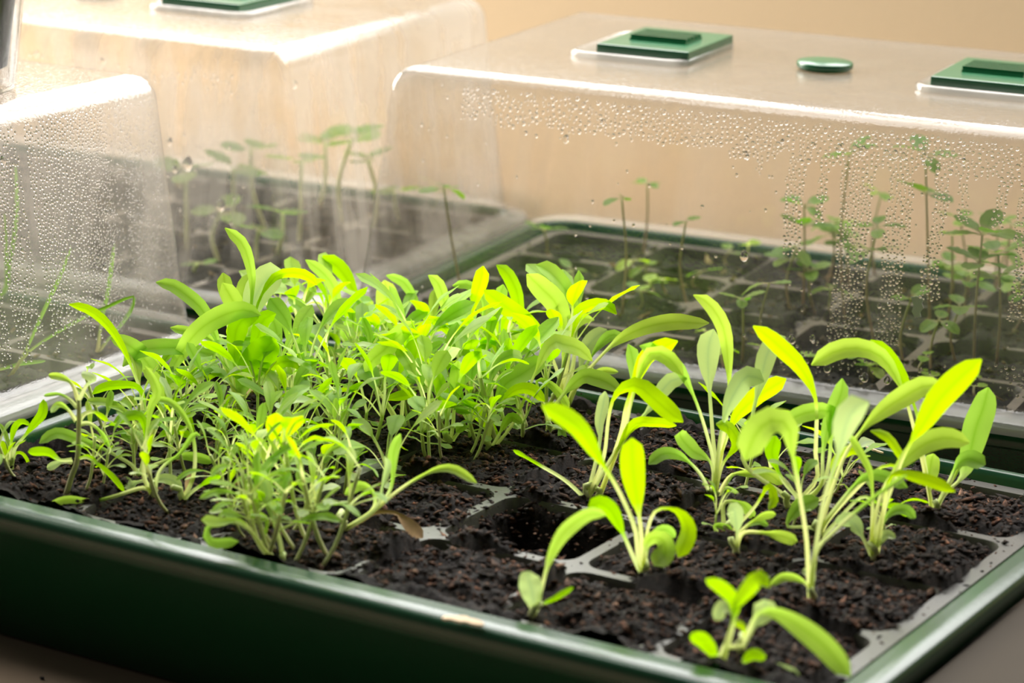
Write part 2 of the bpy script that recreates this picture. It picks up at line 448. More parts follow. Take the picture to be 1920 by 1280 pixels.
def compost_mesh(name, mat, seed, fill, pit, step, crumbs, csize=1.0):
    nx, ny = int(2 * IHX / step), int(2 * IHY / step)
    V, Fs, Cs = [], [], []
    for j in range(ny + 1):
        for i in range(nx + 1):
            x = -IHX + 0.0004 + (2 * IHX - 0.0008) * i / nx; y = -IHY + 0.0004 + (2 * IHY - 0.0008) * j / ny
            if math.hypot(max(0, abs(x) - IHX + 0.012), max(0, abs(y) - IHY + 0.012)) > 0.0118:
                x *= 0.985; y *= 0.985
            V.append((x, y, soil_height(x, y, seed, fill, pit)))
            s = 0.75 + 0.5 * noise.noise(Vector((x, y, seed + 3)) * 120)
            Cs.append((s, s, s))
    for j in range(ny):
        for i in range(nx):
            a = j * (nx + 1) + i
            Fs.append((a, a + 1, a + nx + 2, a + nx + 1))
    rnd = random.Random(seed * 7 + 1)
    for k in range(crumbs):
        stray = rnd.random() < 0.06
        if stray:
            x = rnd.uniform(-IHX, IHX); y = rnd.uniform(-IHY, IHY)
            inside = abs(x) < 3 * PX and abs(y) < 2 * PY
            z = max(ITOP, soil_height(x, y, seed, fill, pit)) if inside else ITOP
            sz = rnd.uniform(0.0003, 0.0010) * csize
        else:
            x = rnd.uniform(-3 * PX + 0.002, 3 * PX - 0.002); y = rnd.uniform(-2 * PY + 0.002, 2 * PY - 0.002)
            z = soil_height(x, y, seed, fill, pit)
            sz = (0.0005 + 0.0016 * rnd.random() ** 3) * csize
        a, el = rnd.uniform(0, 2 * pi), rnd.uniform(1.0, 3.2) if rnd.random() < 0.55 else rnd.uniform(0.8, 1.4)
        tilt = rnd.uniform(-0.5, 0.5)
        ux, uy, uz = cos(a) * cos(tilt), sin(a) * cos(tilt), sin(tilt)
        vx, vy = -sin(a), cos(a)
        q = len(V)
        h = sz * rnd.uniform(0.4, 0.8)
        for (p1, p2, p3) in ((el, rnd.uniform(-.3, .3), 0), (-el, rnd.uniform(-.3, .3), 0), (rnd.uniform(-.4, .4), 1, 0), (rnd.uniform(-.4, .4), -1, 0), (0.2, 0, 1), (-0.1, 0, -1)):
            V.append((x + sz * (p1 * ux + p2 * vx), y + sz * (p1 * uy + p2 * vy), z + sz * p1 * uz + h * p3 + sz * 0.15))
        for t in ((0, 2, 4), (2, 1, 4), (1, 3, 4), (3, 0, 4), (2, 0, 5), (1, 2, 5), (3, 1, 5), (0, 3, 5)):
            Fs.append(tuple(q + w for w in t))
        r = rnd.random()
        if r < 0.50: c = (1.3, 1.15, 1.0)
        elif r < 0.74: c = (4.2, 3.2, 2.5)
        elif r < 0.90: c = (8.5, 5.6, 3.8)
        else: c = (11.0, 9.4, 8.2)
        Cs += [c] * 6
    me = mesh(name, V, Fs, mat, True, Cs)
    return me

LAYOUT = {  # name: (centre, rotation in degrees)
    'open': ((0.0, 0.0), 0.0),
    'r': ((-0.0145, 0.2925), 7.0),
    'bl': ((-0.3995, 0.2600), 5.0),
    'l': ((-0.3925, -0.0190), 1.2),
}
TRAY_LABEL = {
    'open': 'open green plastic seed tray without a lid in front, crowded with lime seedlings',
    'r': 'green seed tray behind the open tray, under the dome with two square vents',
    'bl': 'green seed tray in the far corner under the most misted dome',
    'l': 'green seed tray beside the open tray under the beaded dome with the cup',
}
INSERT_LABEL = {
    'open': 'grey 24-cell insert filled with compost in the open tray',
    'r': 'grey cell insert under the clear dome behind the open tray',
    'bl': 'grey cell insert under the most misted dome in the far corner',
    'l': 'grey cell insert with grassy shoots under the beaded dome',
}
SOIL_LABEL = {
    'open': 'dark crumbly brown compost in the open tray, one cell dug out',
    'r': 'dark mossy compost under the clear dome behind the open tray',
    'bl': 'dark compost under the most misted dome in the far corner',
    'l': 'dark compost under the beaded dome with grassy shoots',
}
SOIL_ARGS = {
    'open': (M['soil'], 2.0, 0.0005, (3, 1), 0.0011, 30000, 0.85),
    'r': (M['soil_moss'], 9.0, -0.0035, None, 0.0022, 2500, 1.2),
    'bl': (M['soil_moss'], 15.0, -0.0020, None, 0.0030, 1500, 1.3),
    'l': (M['soil_moss'], 21.0, -0.0030, None, 0.0025, 3000, 1.1),
}
def frame_of(key):
    (x, y), a = LAYOUT[key]
    return Matrix.Translation((x, y, 0)) @ Matrix.Rotation(radians(a), 4, 'Z')
for key, ((cx, cy), rot) in LAYOUT.items():
    tag(link('propagator_tray', tray_me, None, (cx, cy, 0.0003), (0, 0, radians(rot))), TRAY_LABEL[key], 'seed tray', 'green seed trays')
    ins = tag(empty('cell_insert', (cx, cy, 0.0), radians(rot)), INSERT_LABEL[key], 'cell insert', 'cell inserts in the seed trays')
    link('top_frame', frame_me if key == 'open' else frame_dark_me, ins)
    for i in range(6):
        for j in range(4):
            link('cell', cell_me, ins, ((i - 2.5) * PX, (j - 1.5) * PY, 0))
    mat, seed, fill, pit, step, crumbs, cs = SOIL_ARGS[key]
    o = link('compost', compost_mesh('compost', mat, seed, fill, pit, step, crumbs, cs), None, (cx, cy, 0), (0, 0, radians(rot)))
    tag(o, SOIL_LABEL[key], 'compost', None, 'stuff')

# ------------------------------------------------------------------ lids
LTOP = RIM + 0.114
LID_PROF = [(0.0016, RIM - 0.0030), (0.0016, RIM + 0.0008), (0.0006, RIM + 0.0020), (-0.0065, RIM + 0.0034), (-0.0085, RIM + 0.0042),
            (-0.0105, RIM + 0.0070), (-0.0145, RIM + 0.035), (-0.0185, RIM + 0.065), (-0.0230, RIM + 0.1010)]
for k in range(1, 8):
    a = radians(90 * k / 7)
    LID_PROF.append((-0.0230 - 0.0115 * (1 - cos(a)), RIM + 0.1010 + 0.0130 * sin(a)))
def lid_mesh(name, mat):
    V, Fs = loft_rect(LID_PROF, HX, HY, 0.030, 9, False, True)
    return mesh(name, V, Fs, mat)
def wall_off(z):                                # inset of the lid wall at a height
    for (o0, z0), (o1, z1) in zip(LID_PROF[4:], LID_PROF[5:]):
        if z0 <= z <= z1: return o0 + (o1 - o0) * (z - z0) / (z1 - z0)
    return -0.023

vent_me = bevel_mesh(mesh('plate', *box(-0.0220, 0.0220, -0.0300, 0.0300, -0.0012, 0.0050), M['vent_green'], False), 0.0008)
ridge_me = mesh('ridge', *box(-0.0135, 0.0135, -0.0009, 0.0009, 0.0, 0.0016), M['vent_green'], False)
grip_me = mesh('grip', *box(-0.0135, 0.0135, -0.011, 0.011, 0.0048, 0.0058), M['vent_green'], False)
knob_me = mesh('disc', *lathe([(0.0110, -0.001), (0.0124, 0.0), (0.0126, 0.0020), (0.0120, 0.0026), (0.004, 0.0028)], 40), M['vent_green'])
seat_me = None
def vent_seat(mat):                             # raised clear frame the vent slides in
    prof = [(0.006, 0.0), (0.006, 0.0022), (0.0045, 0.003), (0.003, 0.003), (0.002, 0.0)]
    V, Fs = loft_rect(prof, 0.023, 0.031, 0.004, 4, False, False)
    return mesh('vent_seat', V, Fs, mat)
def make_lid(key, mat, label):
    (cx, cy), rot = LAYOUT[key]
    root = tag(empty('clear_dome', (cx, cy, 0), radians(rot)), label, 'dome', 'clear domes on the seed trays')
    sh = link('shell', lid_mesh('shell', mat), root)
    sm = vent_seat(mat)
    for x in (-0.077, 0.077):
        link('vent_seat', sm, root, (x - (0.006 if x < 0 else 0), 0, LTOP))
        v = empty('vent', (x, 0.0, LTOP + 0.0012)); v.parent = root
        link('plate', vent_me, v); link('grip', grip_me, v)
        for k in range(5): link('ridge', ridge_me, v, (0, -0.0088 + 0.0044 * k, 0.0058))
    link('knob', knob_me, root, (0.0, -0.004, LTOP + 0.0012))
    return root
lid_r = make_lid('r', M['lid_r'], 'clear dome with droplet runs behind the open tray, two square green vents and disc')
lid_bl = make_lid('bl', M['lid_bl'], 'most misted clear dome in the far corner with a green vent on top')
lid_l = make_lid('l', M['lid_l'], 'clear dome thickly beaded with droplets, carrying the cup with the dark pot')

# condensation: beads are real drops on the plastic
def bead_template(n=7):
    V = []; Fs = []
    for (r, h) in ((1.0, 0.0), (0.80, 0.42), (0.40, 0.68)):
        for k in range(n):
            a = 2 * pi * k / n
            V.append((r * cos(a), r * sin(a), h))
    for i in range(2):
        for k in range(n):
            a, b = i * n + k, i * n + (k + 1) % n
            Fs.append((a, b, b + n, a + n))
    Fs.append(tuple(range(2 * n, 3 * n)))
    Fs.append(tuple(range(n))[::-1])
    return V, Fs
BV, BF = bead_template()
def wall_point(side, u, z):
    o = wall_off(z)
    s = (wall_off(z - 0.0004) - wall_off(z + 0.0004)) / 0.0008          # how fast the wall leans in
    if side == '-y': return Vector((u, -(HY + o), z)), Vector((0, -1, s)).normalized(), Vector((1, 0, 0))
    if side == '+x': return Vector((HX + o, u, z)), Vector((1, 0, s)).normalized(), Vector((0, 1, 0))
def add_beads(root, side, spots):
    V, Fs = [], []
    for (u, z, r, el) in spots:
        p, nrm, t = wall_point(side, u, z)
        w = nrm.cross(t)
        p = p + nrm * 0.00002
        q = len(V)
        for (a, b, c) in BV:
            V.append(p + t * (a * r) + w * (b * r * el) + nrm * (c * r * 0.8))
        Fs += [tuple(q + k for k in f) for f in BF]
    me_ = mesh('condensation', V, Fs, M['water'])
    nb = len(BF)
    me_.polygons.foreach_set('use_smooth', [(i % nb) != nb - 1 for i in range(len(me_.polygons))])   # flat where it clings
    o = link('condensation', me_, root)
    o['kind'] = 'stuff'
    return o
def scatter(rnd, n, u0, u1, z0, z1, dens, rfun):
    cell = {}
    out = []
    for _ in range(n):
        u, z = rnd.uniform(u0, u1), rnd.uniform(z0, z1)
        if rnd.random() > dens(u, z): continue
        r = rfun(rnd, u, z)
        k = (int(u / 0.002), int(z / 0.002)); ok = True
        for i in (-1, 0, 1):
            for j in (-1, 0, 1):
                for (uu, zz, rr) in cell.get((k[0] + i, k[1] + j), ()):
                    if (uu - u) ** 2 + (zz - z) ** 2 < ((rr + r) * 1.08) ** 2: ok = False
        if not ok: continue
        cell.setdefault(k, []).append((u, z, r)); out.append((u, z, r, rnd.uniform(1.0, 1.18)))
    return out
rnd = random.Random(5)
def local_u(key, px, py, side):                 # where a line of sight meets a lid wall
    inv = frame_of(key).inverted()
    o = inv @ CAM; d = inv.to_3x3() @ ray(px, py)
    if side == '-y': t = (-(HY - 0.016) - o.y) / d.y; return (o + d * t).x, (o + d * t).z
    t = ((HX - 0.016) - o.x) / d.x; return (o + d * t).y, (o + d * t).z
RB = []
for (x0, x1, top, bot) in ((1365, 1400, 190, 300), (1412, 1428, 205, 330), (1470, 1505, 200, 480), (1530, 1548, 220, 420), (1568, 1625, 235, 640),
                           (1655, 1700, 235, 640), (1738, 1770, 240, 560), (1795, 1815, 250, 420), (1862, 1885, 250, 430), (1900, 1935, 330, 600)):
    u0, za = local_u('r', x0, (top + bot) / 2, '-y'); u1, zb = local_u('r', x1, (top + bot) / 2, '-y')
    _, zt = local_u('r', x0, top, '-y'); _, z0 = local_u('r', x0, bot, '-y')
    RB.append((u0, u1, max(RIM + 0.008, z0), zt))
def dens_r(u, z):
    if z > RIM + 0.0945 + 0.004 * noise.noise(Vector((u * 70, 0, 9))) and u > -0.13: return 0.9 if u > -0.06 else 0.35
    for (a, b, z0, z1) in RB:
        w = noise.noise(Vector((u * 60, z * 40, 3))) * 0.0025
        if a + w < u < b + w and z0 < z < z1 + 0.02: return 0.95
    if z < RIM + 0.022 and u > 0.02: return 0.05
    return 0.0015
add_beads(lid_r, '-y', scatter(rnd, 60000, -0.15, 0.155, RIM + 0.008, RIM + 0.1085, dens_r,
          lambda r, u, z: (0.00038 + 0.00030 * r.random() + (0.00045 * r.random() ** 3)) * (1.15 if z > RIM + 0.09 else 0.9)))
def dens_l(u, z):
    s = noise.noise(Vector((u * 95, z * 8, 7)))
    far = smooth01((u - 0.030) / 0.05)
    if 0.012 < u + (z - RIM) * 0.03 < 0.017 or -0.008 < u + (z - RIM) * 0.05 < -0.004: return 0.0
    return (0.95 if s > -0.15 else 0.25) * (1 - 0.75 * far) * smooth01((z - RIM - 0.012) / 0.03 + far * 0.3)
add_beads(lid_l, '+x', scatter(rnd, 46000, -0.075, 0.098, RIM + 0.010, RIM + 0.1060, dens_l,
          lambda r, u, z: (0.00046 + 0.00034 * r.random()) * (1 - 0.45 * smooth01((u - 0.03) / 0.05))))
add_beads(lid_bl, '-y', scatter(rnd, 2600, -0.10, 0.155, RIM + 0.02, RIM + 0.1005, lambda u, z: 0.8 if z > RIM + 0.093 else 0.05,
          lambda r, u, z: 0.0004 + 0.0004 * r.random()))
# single larger drops
def big_drop(root, key, side, px, py, r):
    u, z = local_u(key, px, py, side)
    p, nrm, t = wall_point(side, u, max(RIM + 0.009, min(z, RIM + 0.1)))
    w = nrm.cross(t)
    V, Fs = [], []
    n = 14
    for (rr, h) in ((1.0, 0.0), (0.92, 0.3), (0.72, 0.55), (0.40, 0.72)):
        for k in range(n):
            a = 2 * pi * k / n
            y = rr * sin(a); x = rr * cos(a) * (1 - 0.18 * max(0, sin(a)))
            V.append(p + nrm * (0.00002 + h * r * 0.8) + t * (x * r) + w * (y * r * 1.3 * (1 if side == '+x' else 1)))
    for i in range(3):
        for k in range(n):
            a, b = i * n + k, i * n + (k + 1) % n
            Fs.append((a, b, b + n, a + n))
    Fs.append(tuple(range(3 * n, 4 * n))); Fs.append(tuple(range(n))[::-1])
    me_ = mesh('water_drop', V, Fs, M['water'])
    me_.polygons[len(Fs) - 1].use_smooth = False
    link('water_drop', me_, root)
for (x, y, r) in ((1565, 262, 7), (1609, 275, 8), (1670, 281, 7), (1685, 298, 6), (1389, 295, 6.5), (1726, 263, 6), (1803, 246, 6), (1657, 236, 5.5), (1120, 224, 6), (1051, 265, 7),
                  (1518, 220, 5), (1460, 218, 5), (1390, 265, 5), (1602, 242, 5), (1394, 480, 9), (1490, 632, 8), (1596, 632, 8), (1528, 630, 6), (1505, 690, 7), (1558, 684, 8), (1628, 702, 8), (1670, 707, 7), (1690, 688, 6)):
    big_drop(lid_r, 'r', '-y', x, y, r * 0.00021)
for (x, y, r) in ((348, 308, 12), (312, 268, 7), (415, 384, 10), (538, 162, 6), (325, 318, 6), (52, 60, 6), (175, 62, 6)):
    big_drop(lid_bl, 'bl', '-y', x, y, r * 0.00023)
for (x, y, r) in ((28, 305, 8), (194, 500, 6), (10, 390, 5), (48, 470, 5)):
    big_drop(lid_l, 'l', '+x', x, y, r * 0.00020)

# ------------------------------------------------------------------ cup with the dark pot on the beaded dome
cb = on_plane(-72, 166, LTOP)
cup = tag(empty('plastic_cup', (cb.x, cb.y, LTOP + 0.0003)), 'clear plastic cup with a dark pot inside, standing on the beaded dome', 'cup')
link('cup_wall', mesh('cup_wall', *lathe([(0.0205, 0.0), (0.0215, 0.001), (0.0300, 0.075), (0.0312, 0.076), (0.0303, 0.0762), (0.0292, 0.075), (0.0207, 0.0018), (0.019, 0.0014)], 48), M['clear']), cup)
link('dark_pot', mesh('dark_pot', *lathe([(0.0165, 0.0085), (0.0185, 0.0095), (0.0265, 0.068), (0.0280, 0.070), (0.0262, 0.071), (0.0245, 0.066), (0.002, 0.064)], 40), M['black']), cup)

# ------------------------------------------------------------------ leaves and stems
def catmull(pts, n):
    P = [pts[0] * 2 - pts[1]] + list(pts) + [pts[-1] * 2 - pts[-2]]
    seg = []; L = [0.0]
    fine = []
    for i in range(1, len(P) - 2):
        for k in range(12):
            t = k / 12
            p0, p1, p2, p3 = P[i - 1], P[i], P[i + 1], P[i + 2]
            fine.append(0.5 * ((2 * p1) + (p2 - p0) * t + (2 * p0 - 5 * p1 + 4 * p2 - p3) * t * t + (3 * p1 - p0 - 3 * p2 + p3) * t ** 3))
    fine.append(P[-2])
    for a, b in zip(fine, fine[1:]): L.append(L[-1] + (b - a).length)
    out = []; j = 0
    for k in range(n + 1):
        s = L[-1] * k / n
        while j < len(L) - 2 and L[j + 1] < s: j += 1
        d = L[j + 1] - L[j]
        out.append(fine[j].lerp(fine[j + 1], (s - L[j]) / d if d > 1e-9 else 0))
    return out, L[-1]

def leaf_geom(path, width, start, wdirs, petiole=0.0006, fold=0.22, shape=(0.75, 0.42), seg=16, tone=0.5, wav=0.0, curl=0.0):
    """one sheet: channelled petiole that opens into a blade; wdirs gives the across direction at each ring"""
    V, Fs, Cs = [], [], []
    A, B = shape
    peak = A / (A + B); norm = peak ** A * (1 - peak) ** B
    n = len(path) - 1
    acr = (-1.0, -0.55, 0.0, 0.55, 1.0)
    for i, p in enumerate(path):
        t = i / n
        T = (path[min(i + 1, n)] - path[max(i - 1, 0)]).normalized()
        W = wdirs[i]; W = (W - T * W.dot(T)).normalized()
        Nn = T.cross(W)
        if t <= start: bl = 0.0
        else:
            s = (t - start) / (1 - start)
            bl = (max(s, 0.0) ** A) * (max(1 - s, 0.0) ** B) / norm
        pw = petiole * (1.25 - 0.35 * min(1, t / max(start, 0.05)))
        hw_ = max(pw * (1 - 0.85 * max(0, (t - start) / (1 - start)) if t > start else 1), width * 0.5 * bl)
        if i == n: hw_ = max(0.00025, width * 0.03)
        openness = min(1.0, hw_ / (petiole * 3))
        for a in acr:
            depth = hw_ * (fold * openness + 1.0 * (1 - openness)) * (1 - abs(a)) + curl * hw_ * openness * abs(a) ** 2
            ww = wav * hw_ * openness * sin(t * 23 + a * 2) * abs(a)
            V.append(p + W * (a * hw_) - Nn * (depth) + Nn * ww)
            b = smooth01((t - start * 0.75) / max(0.05, (1 - start) * 0.35))
            Cs.append((b, 1 - abs(a) if b > 0.3 else 0.0, tone))
    for i in range(n):
        for k in range(4):
            a = i * 5 + k
            Fs.append((a, a + 1, a + 6, a + 5))
    return V, Fs, Cs
def tube(path, r0, r1, n=7):
    V, Fs, Cs = [], [], []
    m = len(path) - 1
    ref = Vector((0.3, 0.9, 0.1))
    for i, p in enumerate(path):
        T = (path[min(i + 1, m)] - path[max(i - 1, 0)]).normalized()
        a = T.cross(ref).normalized(); b = T.cross(a)
        r = r0 + (r1 - r0) * i / m
        for k in range(n):
            q = 2 * pi * k / n
            V.append(p + a * (r * cos(q)) + b * (r * sin(q)))
            Cs.append((i / m, 0, 0))
    for i in range(m):
        for k in range(n):
            a, b = i * n + k, i * n + (k + 1) % n
            Fs.append((a, b, b + n, a + n))
    Fs.append(tuple(range(n))[::-1]); Fs.append(tuple(range(m * n, m * n + n)))
    return V, Fs, Cs
def orient_up(wd, path):
    """flip the across vectors so the leaf's upper side looks up on average"""
    s = 0.0
    n = len(path) - 1
    for i in range(n):
        T = (path[i + 1] - path[i])
        s += T.cross(wd[i]).z
    return [-w for w in wd] if s < 0 else wd

rl = random.Random(77)
S3 = 1905 / 640.0
TILE = {4: (0, 430, S3), 5: (640, 430, S3), 6: (1280, 430, S3), 7: (0, 850, S3), 8: (640, 850, S3), 9: (1280, 850, S3),
        'P': (0, 680, 4.74), 'Q': (300, 330, 3.46), 'G': (0, 430, 3.46), 'X': (0, 0, 1.0)}
def tpx(tile, x, y):
    ox, oy, s = TILE[tile]
    return ox + x / s, oy + y / s

def traced_leaf(root, base, tile, pts, width, start, twist=None, lean=None, mat='leaf', tone=None, name='leaf', from_base=True, petiole=0.0007):
    s = TILE[tile][2]
    px = [tpx(tile, x, y) for x, y in pts]
    bp = project(base)
    if from_base and math.hypot(px[0][0] - bp[0], px[0][1] - bp[1]) > 6:
        px = [bp] + px
    twist = rl.uniform(-40, 40) if twist is None else twist
    lean = rl.uniform(-0.014, 0.014) if lean is None else lean
    cum = [0.0]
    for a, b in zip(px, px[1:]): cum.append(cum[-1] + math.hypot(b[0] - a[0], b[1] - a[1]))
    P = [on_depth(x, y, base, lean * (c / cum[-1]) ** 1.5) for (x, y), c in zip(px, cum)]
    if from_base: P[0] = base.copy()
    seg = 20
    path, L = catmull(P, seg)
    w_m = metres(width / s, base) / max(0.6, cos(radians(twist)))
    wd = []
    for i in range(seg + 1):
        T = (path[min(i + 1, seg)] - path[max(i - 1, 0)]).normalized()
        W = T.cross(VIEW)
        if W.length < 0.05: W = Vector((1, 0, 0))
        W.normalize()
        wd.append(Matrix.Rotation(radians(twist), 3, T) @ W)
    for i in range(1, seg + 1):
        if wd[i].dot(wd[i - 1]) < 0: wd[i] = -wd[i]
    wd = orient_up(wd, path)
    if w_m < 0.0028 and mat == 'grass': petiole = w_m * 0.5
    V, Fs, Cs = leaf_geom(path, w_m, start, wd, petiole=petiole, tone=rl.random() if tone is None else tone,
                          fold=rl.uniform(0.08, 0.3), wav=rl.uniform(0, 0.12), shape=(rl.uniform(0.7, 0.95), rl.uniform(0.36, 0.5)))
    c0 = root.location
    V = [v - c0 for v in V]
    return link(name, mesh(name, V, Fs, M[mat], True, Cs), root)

SOILZ = ITOP - 0.0005
SEEDS = []
def hero(label, base_tile, bx, by, leaves, stem=None, group='labelled seedlings in the open tray', name='seedling'):
    x, y = tpx(base_tile, bx, by)
    base = on_plane(x, y, SOILZ)
    base.x = max(-0.168, min(0.168, base.x)); base.y = max(-0.107, min(0.107, base.y))
    base.z = soil_height(base.x, base.y, 2.0, 0.0005, (3, 1)) - 0.0012
    root = tag(empty(name, base), label, 'seedling', 'seedlings in the open tray')
    SEEDS.append((root, False))
    if stem:
        tl, pts, r0, r1 = stem
        P = [base.copy()] + [on_depth(*tpx(tl, a, b), base) for a, b in pts]
        path, L = catmull(P, 12)
    else:
        path = [base + Vector((rl.uniform(-.0006, .0006) * k, rl.uniform(-.0006, .0006) * k, 0.0016 * k)) for k in range(5)]
        r0, r1 = 0.0014, 0.0011
    V, Fs, Cs = tube(path, r0, r1)
    link('stem', mesh('stem', [v - base for v in V], Fs, M['stem'], True, Cs), root)
    for lf in leaves:
        tl, pts, w, st = lf[:4]
        kw = lf[4] if len(lf) > 4 else {}
        traced_leaf(root, base, tl, pts, w, st, from_base=(stem is None) or kw.pop('fb', False), **kw)
    return root

PALE = dict(mat='leaf_pale', tone=0.3)
hero('tall seedling with a narrow leaf rising highest above the dense clump', 4, 1345, 1075, [
    (4, [(1350, 850), (1388, 560), (1408, 330), (1395, 200), (1350, 75), (1255, -8)], 66, .58, dict(twist=10, lean=.008)),
    (4, [(1350, 880), (1375, 600), (1410, 420), (1460, 310), (1530, 250), (1582, 235)], 165, .55, dict(twist=5, lean=.010, **PALE)),
    (4, [(1365, 860), (1420, 480), (1500, 300), (1580, 245), (1680, 245), (1740, 275), (1768, 312)], 58, .62, dict(twist=35, lean=.012)),
    (4, [(1315, 860), (1312, 600), (1312, 440), (1285, 370), (1240, 298)], 105, .56, dict(twist=15, lean=.004)),
    (4, [(1330, 870), (1312, 740), (1312, 620), (1330, 540), (1375, 495), (1445, 490)], 120, .40, dict(twist=-15, lean=-.012)),
    (4, [(1345, 850), (1400, 720), (1440, 590), (1470, 500), (1540, 468)], 85, .5, dict(twist=20, lean=-.006)),
    (4, [(1345, 930), (1370, 830), (1420, 740), (1480, 670), (1538, 608)], 165, .18, dict(twist=10, lean=-.018)),
    (4, [(1350, 870), (1480, 780), (1590, 735), (1660, 750), (1700, 795)], 66, .40, dict(lean=-.016)),
    (4, [(1300, 870), (1230, 660), (1140, 460), (1050, 370), (960, 310), (870, 295)], 80, .42, dict(twist=20, lean=.010)),
    (4, [(1290, 860), (1200, 640), (1120, 585), (1040, 565), (950, 548)], 52, .55),
])
hero('seedling with a broad strap leaf arching up across the clump from the tray corner', 4, 890, 1060, [
    (4, [(930, 850), (1010, 690), (1110, 560), (1240, 480), (1360, 448), (1455, 478)], 118, .22, dict(twist=-12, lean=-.012)),
    (4, [(1000, 960), (1200, 720), (1150, 690), (1050, 662), (900, 655), (760, 680), (685, 765)], 95, .45, dict(twist=25, lean=-.004)),
    (4, [(890, 930), (850, 790), (770, 685), (690, 630), (615, 603)], 105, .25, dict(twist=10, lean=-.006)),
    (4, [(920, 940), (960, 850), (1000, 800), (1020, 770)], 60, .3),
    (4, [(940, 900), (1060, 820), (1145, 835)], 50, .35)])
hero('seedling with a long thin leaf bending furthest out over the lidded tray beside it', 4, 822, 1235, [
    (4, [(808, 1050), (782, 900), (732, 760), (660, 612), (570, 500), (480, 440), (385, 418)], 55, .48, dict(twist=-20, lean=.004)),
    (4, [(812, 1000), (770, 880), (640, 868), (560, 885), (515, 918)], 50, .4),
    (4, [(790, 1130), (700, 1020), (600, 965), (485, 955)], 46, .35),
    (4, [(850, 1120), (905, 1000), (890, 930), (860, 830), (800, 780)], 70, .4),
    (4, [(830, 1200), (930, 1130), (1000, 1120), (1060, 1160)], 60, .3),
    (4, [(840, 1180), (950, 960), (1030, 990), (1080, 1140)], 40, .45)])
hero('seedling with a slim leaf hooking over, between the tall clump and the tray corner', 4, 1632, 985, [
    (4, [(1615, 800), (1610, 600), (1585, 490), (1540, 420), (1485, 378)], 56, .52, dict(twist=15)),
    (4, [(1640, 850), (1650, 680), (1700, 610), (1770, 605)], 60, .5),
    (4, [(1600, 900), (1560, 700), (1500, 600), (1440, 560), (1370, 590)], 55, .5)])
hero('bushy small seedling in the tray corner nearest the beaded dome', 'P', 585, 1185, [
    ('P', [(698, 340), (640, 190), (550, 130), (430, 108)], 66, .35),
    ('P', [(702, 330), (770, 200), (830, 140), (720, 100)], 70, .4, dict(**PALE)),
    ('P', [(690, 400), (610, 320), (520, 278), (390, 290)], 36, .3),
    ('P', [(680, 520), (600, 410), (520, 370), (455, 440)], 60, .3),
    ('P', [(700, 545), (800, 540), (900, 620), (970, 745)], 44, .4),
    ('P', [(670, 860), (760, 840), (860, 890), (1000, 1010), (1105, 1140)], 58, .2),
    ('P', [(640, 880), (560, 880), (415, 935)], 72, .25, dict(**PALE)),
    ('P', [(640, 860), (530, 860), (420, 790), (250, 790)], 84, .2),
    ('P', [(700, 520), (760, 450), (850, 440), (960, 520)], 50, .4)],
    stem=('P', [(640, 1000), (690, 850), (702, 520), (700, 330)], .0011, .0008))
hero('small seedling at the very edge of the open tray by the beaded dome', 'P', 95, 930, [
    ('P', [(90, 800), (50, 640), (0, 540)], 40, .4),
    ('P', [(95, 780), (115, 620), (150, 545), (205, 518), (268, 555)], 56, .45),
    ('P', [(130, 770), (220, 650), (300, 550), (375, 450), (385, 325)], 80, .5),
    ('P', [(130, 820), (190, 800), (240, 860), (265, 960)], 40, .3),
    ('P', [(60, 860), (20, 760), (10, 690)], 70, .3)])
hero('low seedling with a long pale leaf laid along the grey insert edge', 'P', 1240, 1010, [
    ('P', [(1200, 940), (1080, 850), (930, 770), (700, 680), (500, 622), (350, 715)], 100, .42, dict(twist=20)),
    ('P', [(1300, 900), (1270, 700), (1200, 620), (1125, 640)], 74, .55, dict(**PALE)),
    ('P', [(1290, 960), (1440, 880), (1620, 830), (1750, 840), (1900, 880)], 90, .5),
    ('P', [(1260, 930), (1290, 760), (1270, 500), (1150, 470), (1010, 530)], 90, .5)])
hero('seedling with two pale rounded seed leaves near the tray front rim', 'P', 1370, 1240, [
    ('P', [(1330, 1130), (1240, 1115), (1000, 1190), (800, 1230), (600, 1215), (425, 1270)], 74, .50, dict(lean=-.008)),
    ('P', [(1300, 1060), (1220, 1060), (1150, 1090), (1110, 1010)], 90, .5, dict(**PALE)),
    ('P', [(1340, 1080), (1430, 1030), (1520, 1040), (1618, 1100)], 96, .25, dict(**PALE)),
    ('P', [(1280, 1000), (1300, 700), (1340, 400), (1400, 280), (1360, 150), (1290, 30)], 80, .5),
    ('P', [(1420, 960), (1600, 800), (1720, 640), (1780, 650)], 50, .5)])
hero('seedling with an orange withered tip on its seed leaf', 'P', 1610, 1260, [
    ('P', [(1650, 1150), (1690, 1010), (1700, 980)], 70, .4, dict(mat='dry')),
    ('P', [(1700, 1150), (1850, 1050), (1960, 1000)], 60, .5),
    ('P', [(1650, 1180), (1590, 1150), (1550, 1130)], 60, .3),
    ('P', [(1720, 1000), (1725, 700), (1640, 480), (1500, 340), (1330, 320)], 60, .45)])
hero('seedling with an upright broad leaf standing in front of the clear dome edge', 5, 260, 800, [
    (5, [(262, 600), (266, 480), (256, 380), (240, 283)], 132, .38, dict(twist=8, lean=.004)),
    (5, [(235, 690), (120, 620), (105, 540), (120, 470), (135, 368)], 122, .55, dict(twist=12, lean=.01)),
    (5, [(300, 700), (425, 470), (370, 325), (320, 280), (250, 256)], 55, .6),
    (4, [(1990, 800), (1893, 700), (1886, 480), (1865, 330), (1800, 240), (1705, 170)], 66, .55, dict(twist=15)),
    ('Q', [(1310, 950), (1272, 790), (1220, 670), (1150, 580), (1090, 545), (1030, 568)], 100, .55, dict(lean=.008)),
    (5, [(200, 720), (20, 600), (60, 530), (110, 560)], 80, .6)])
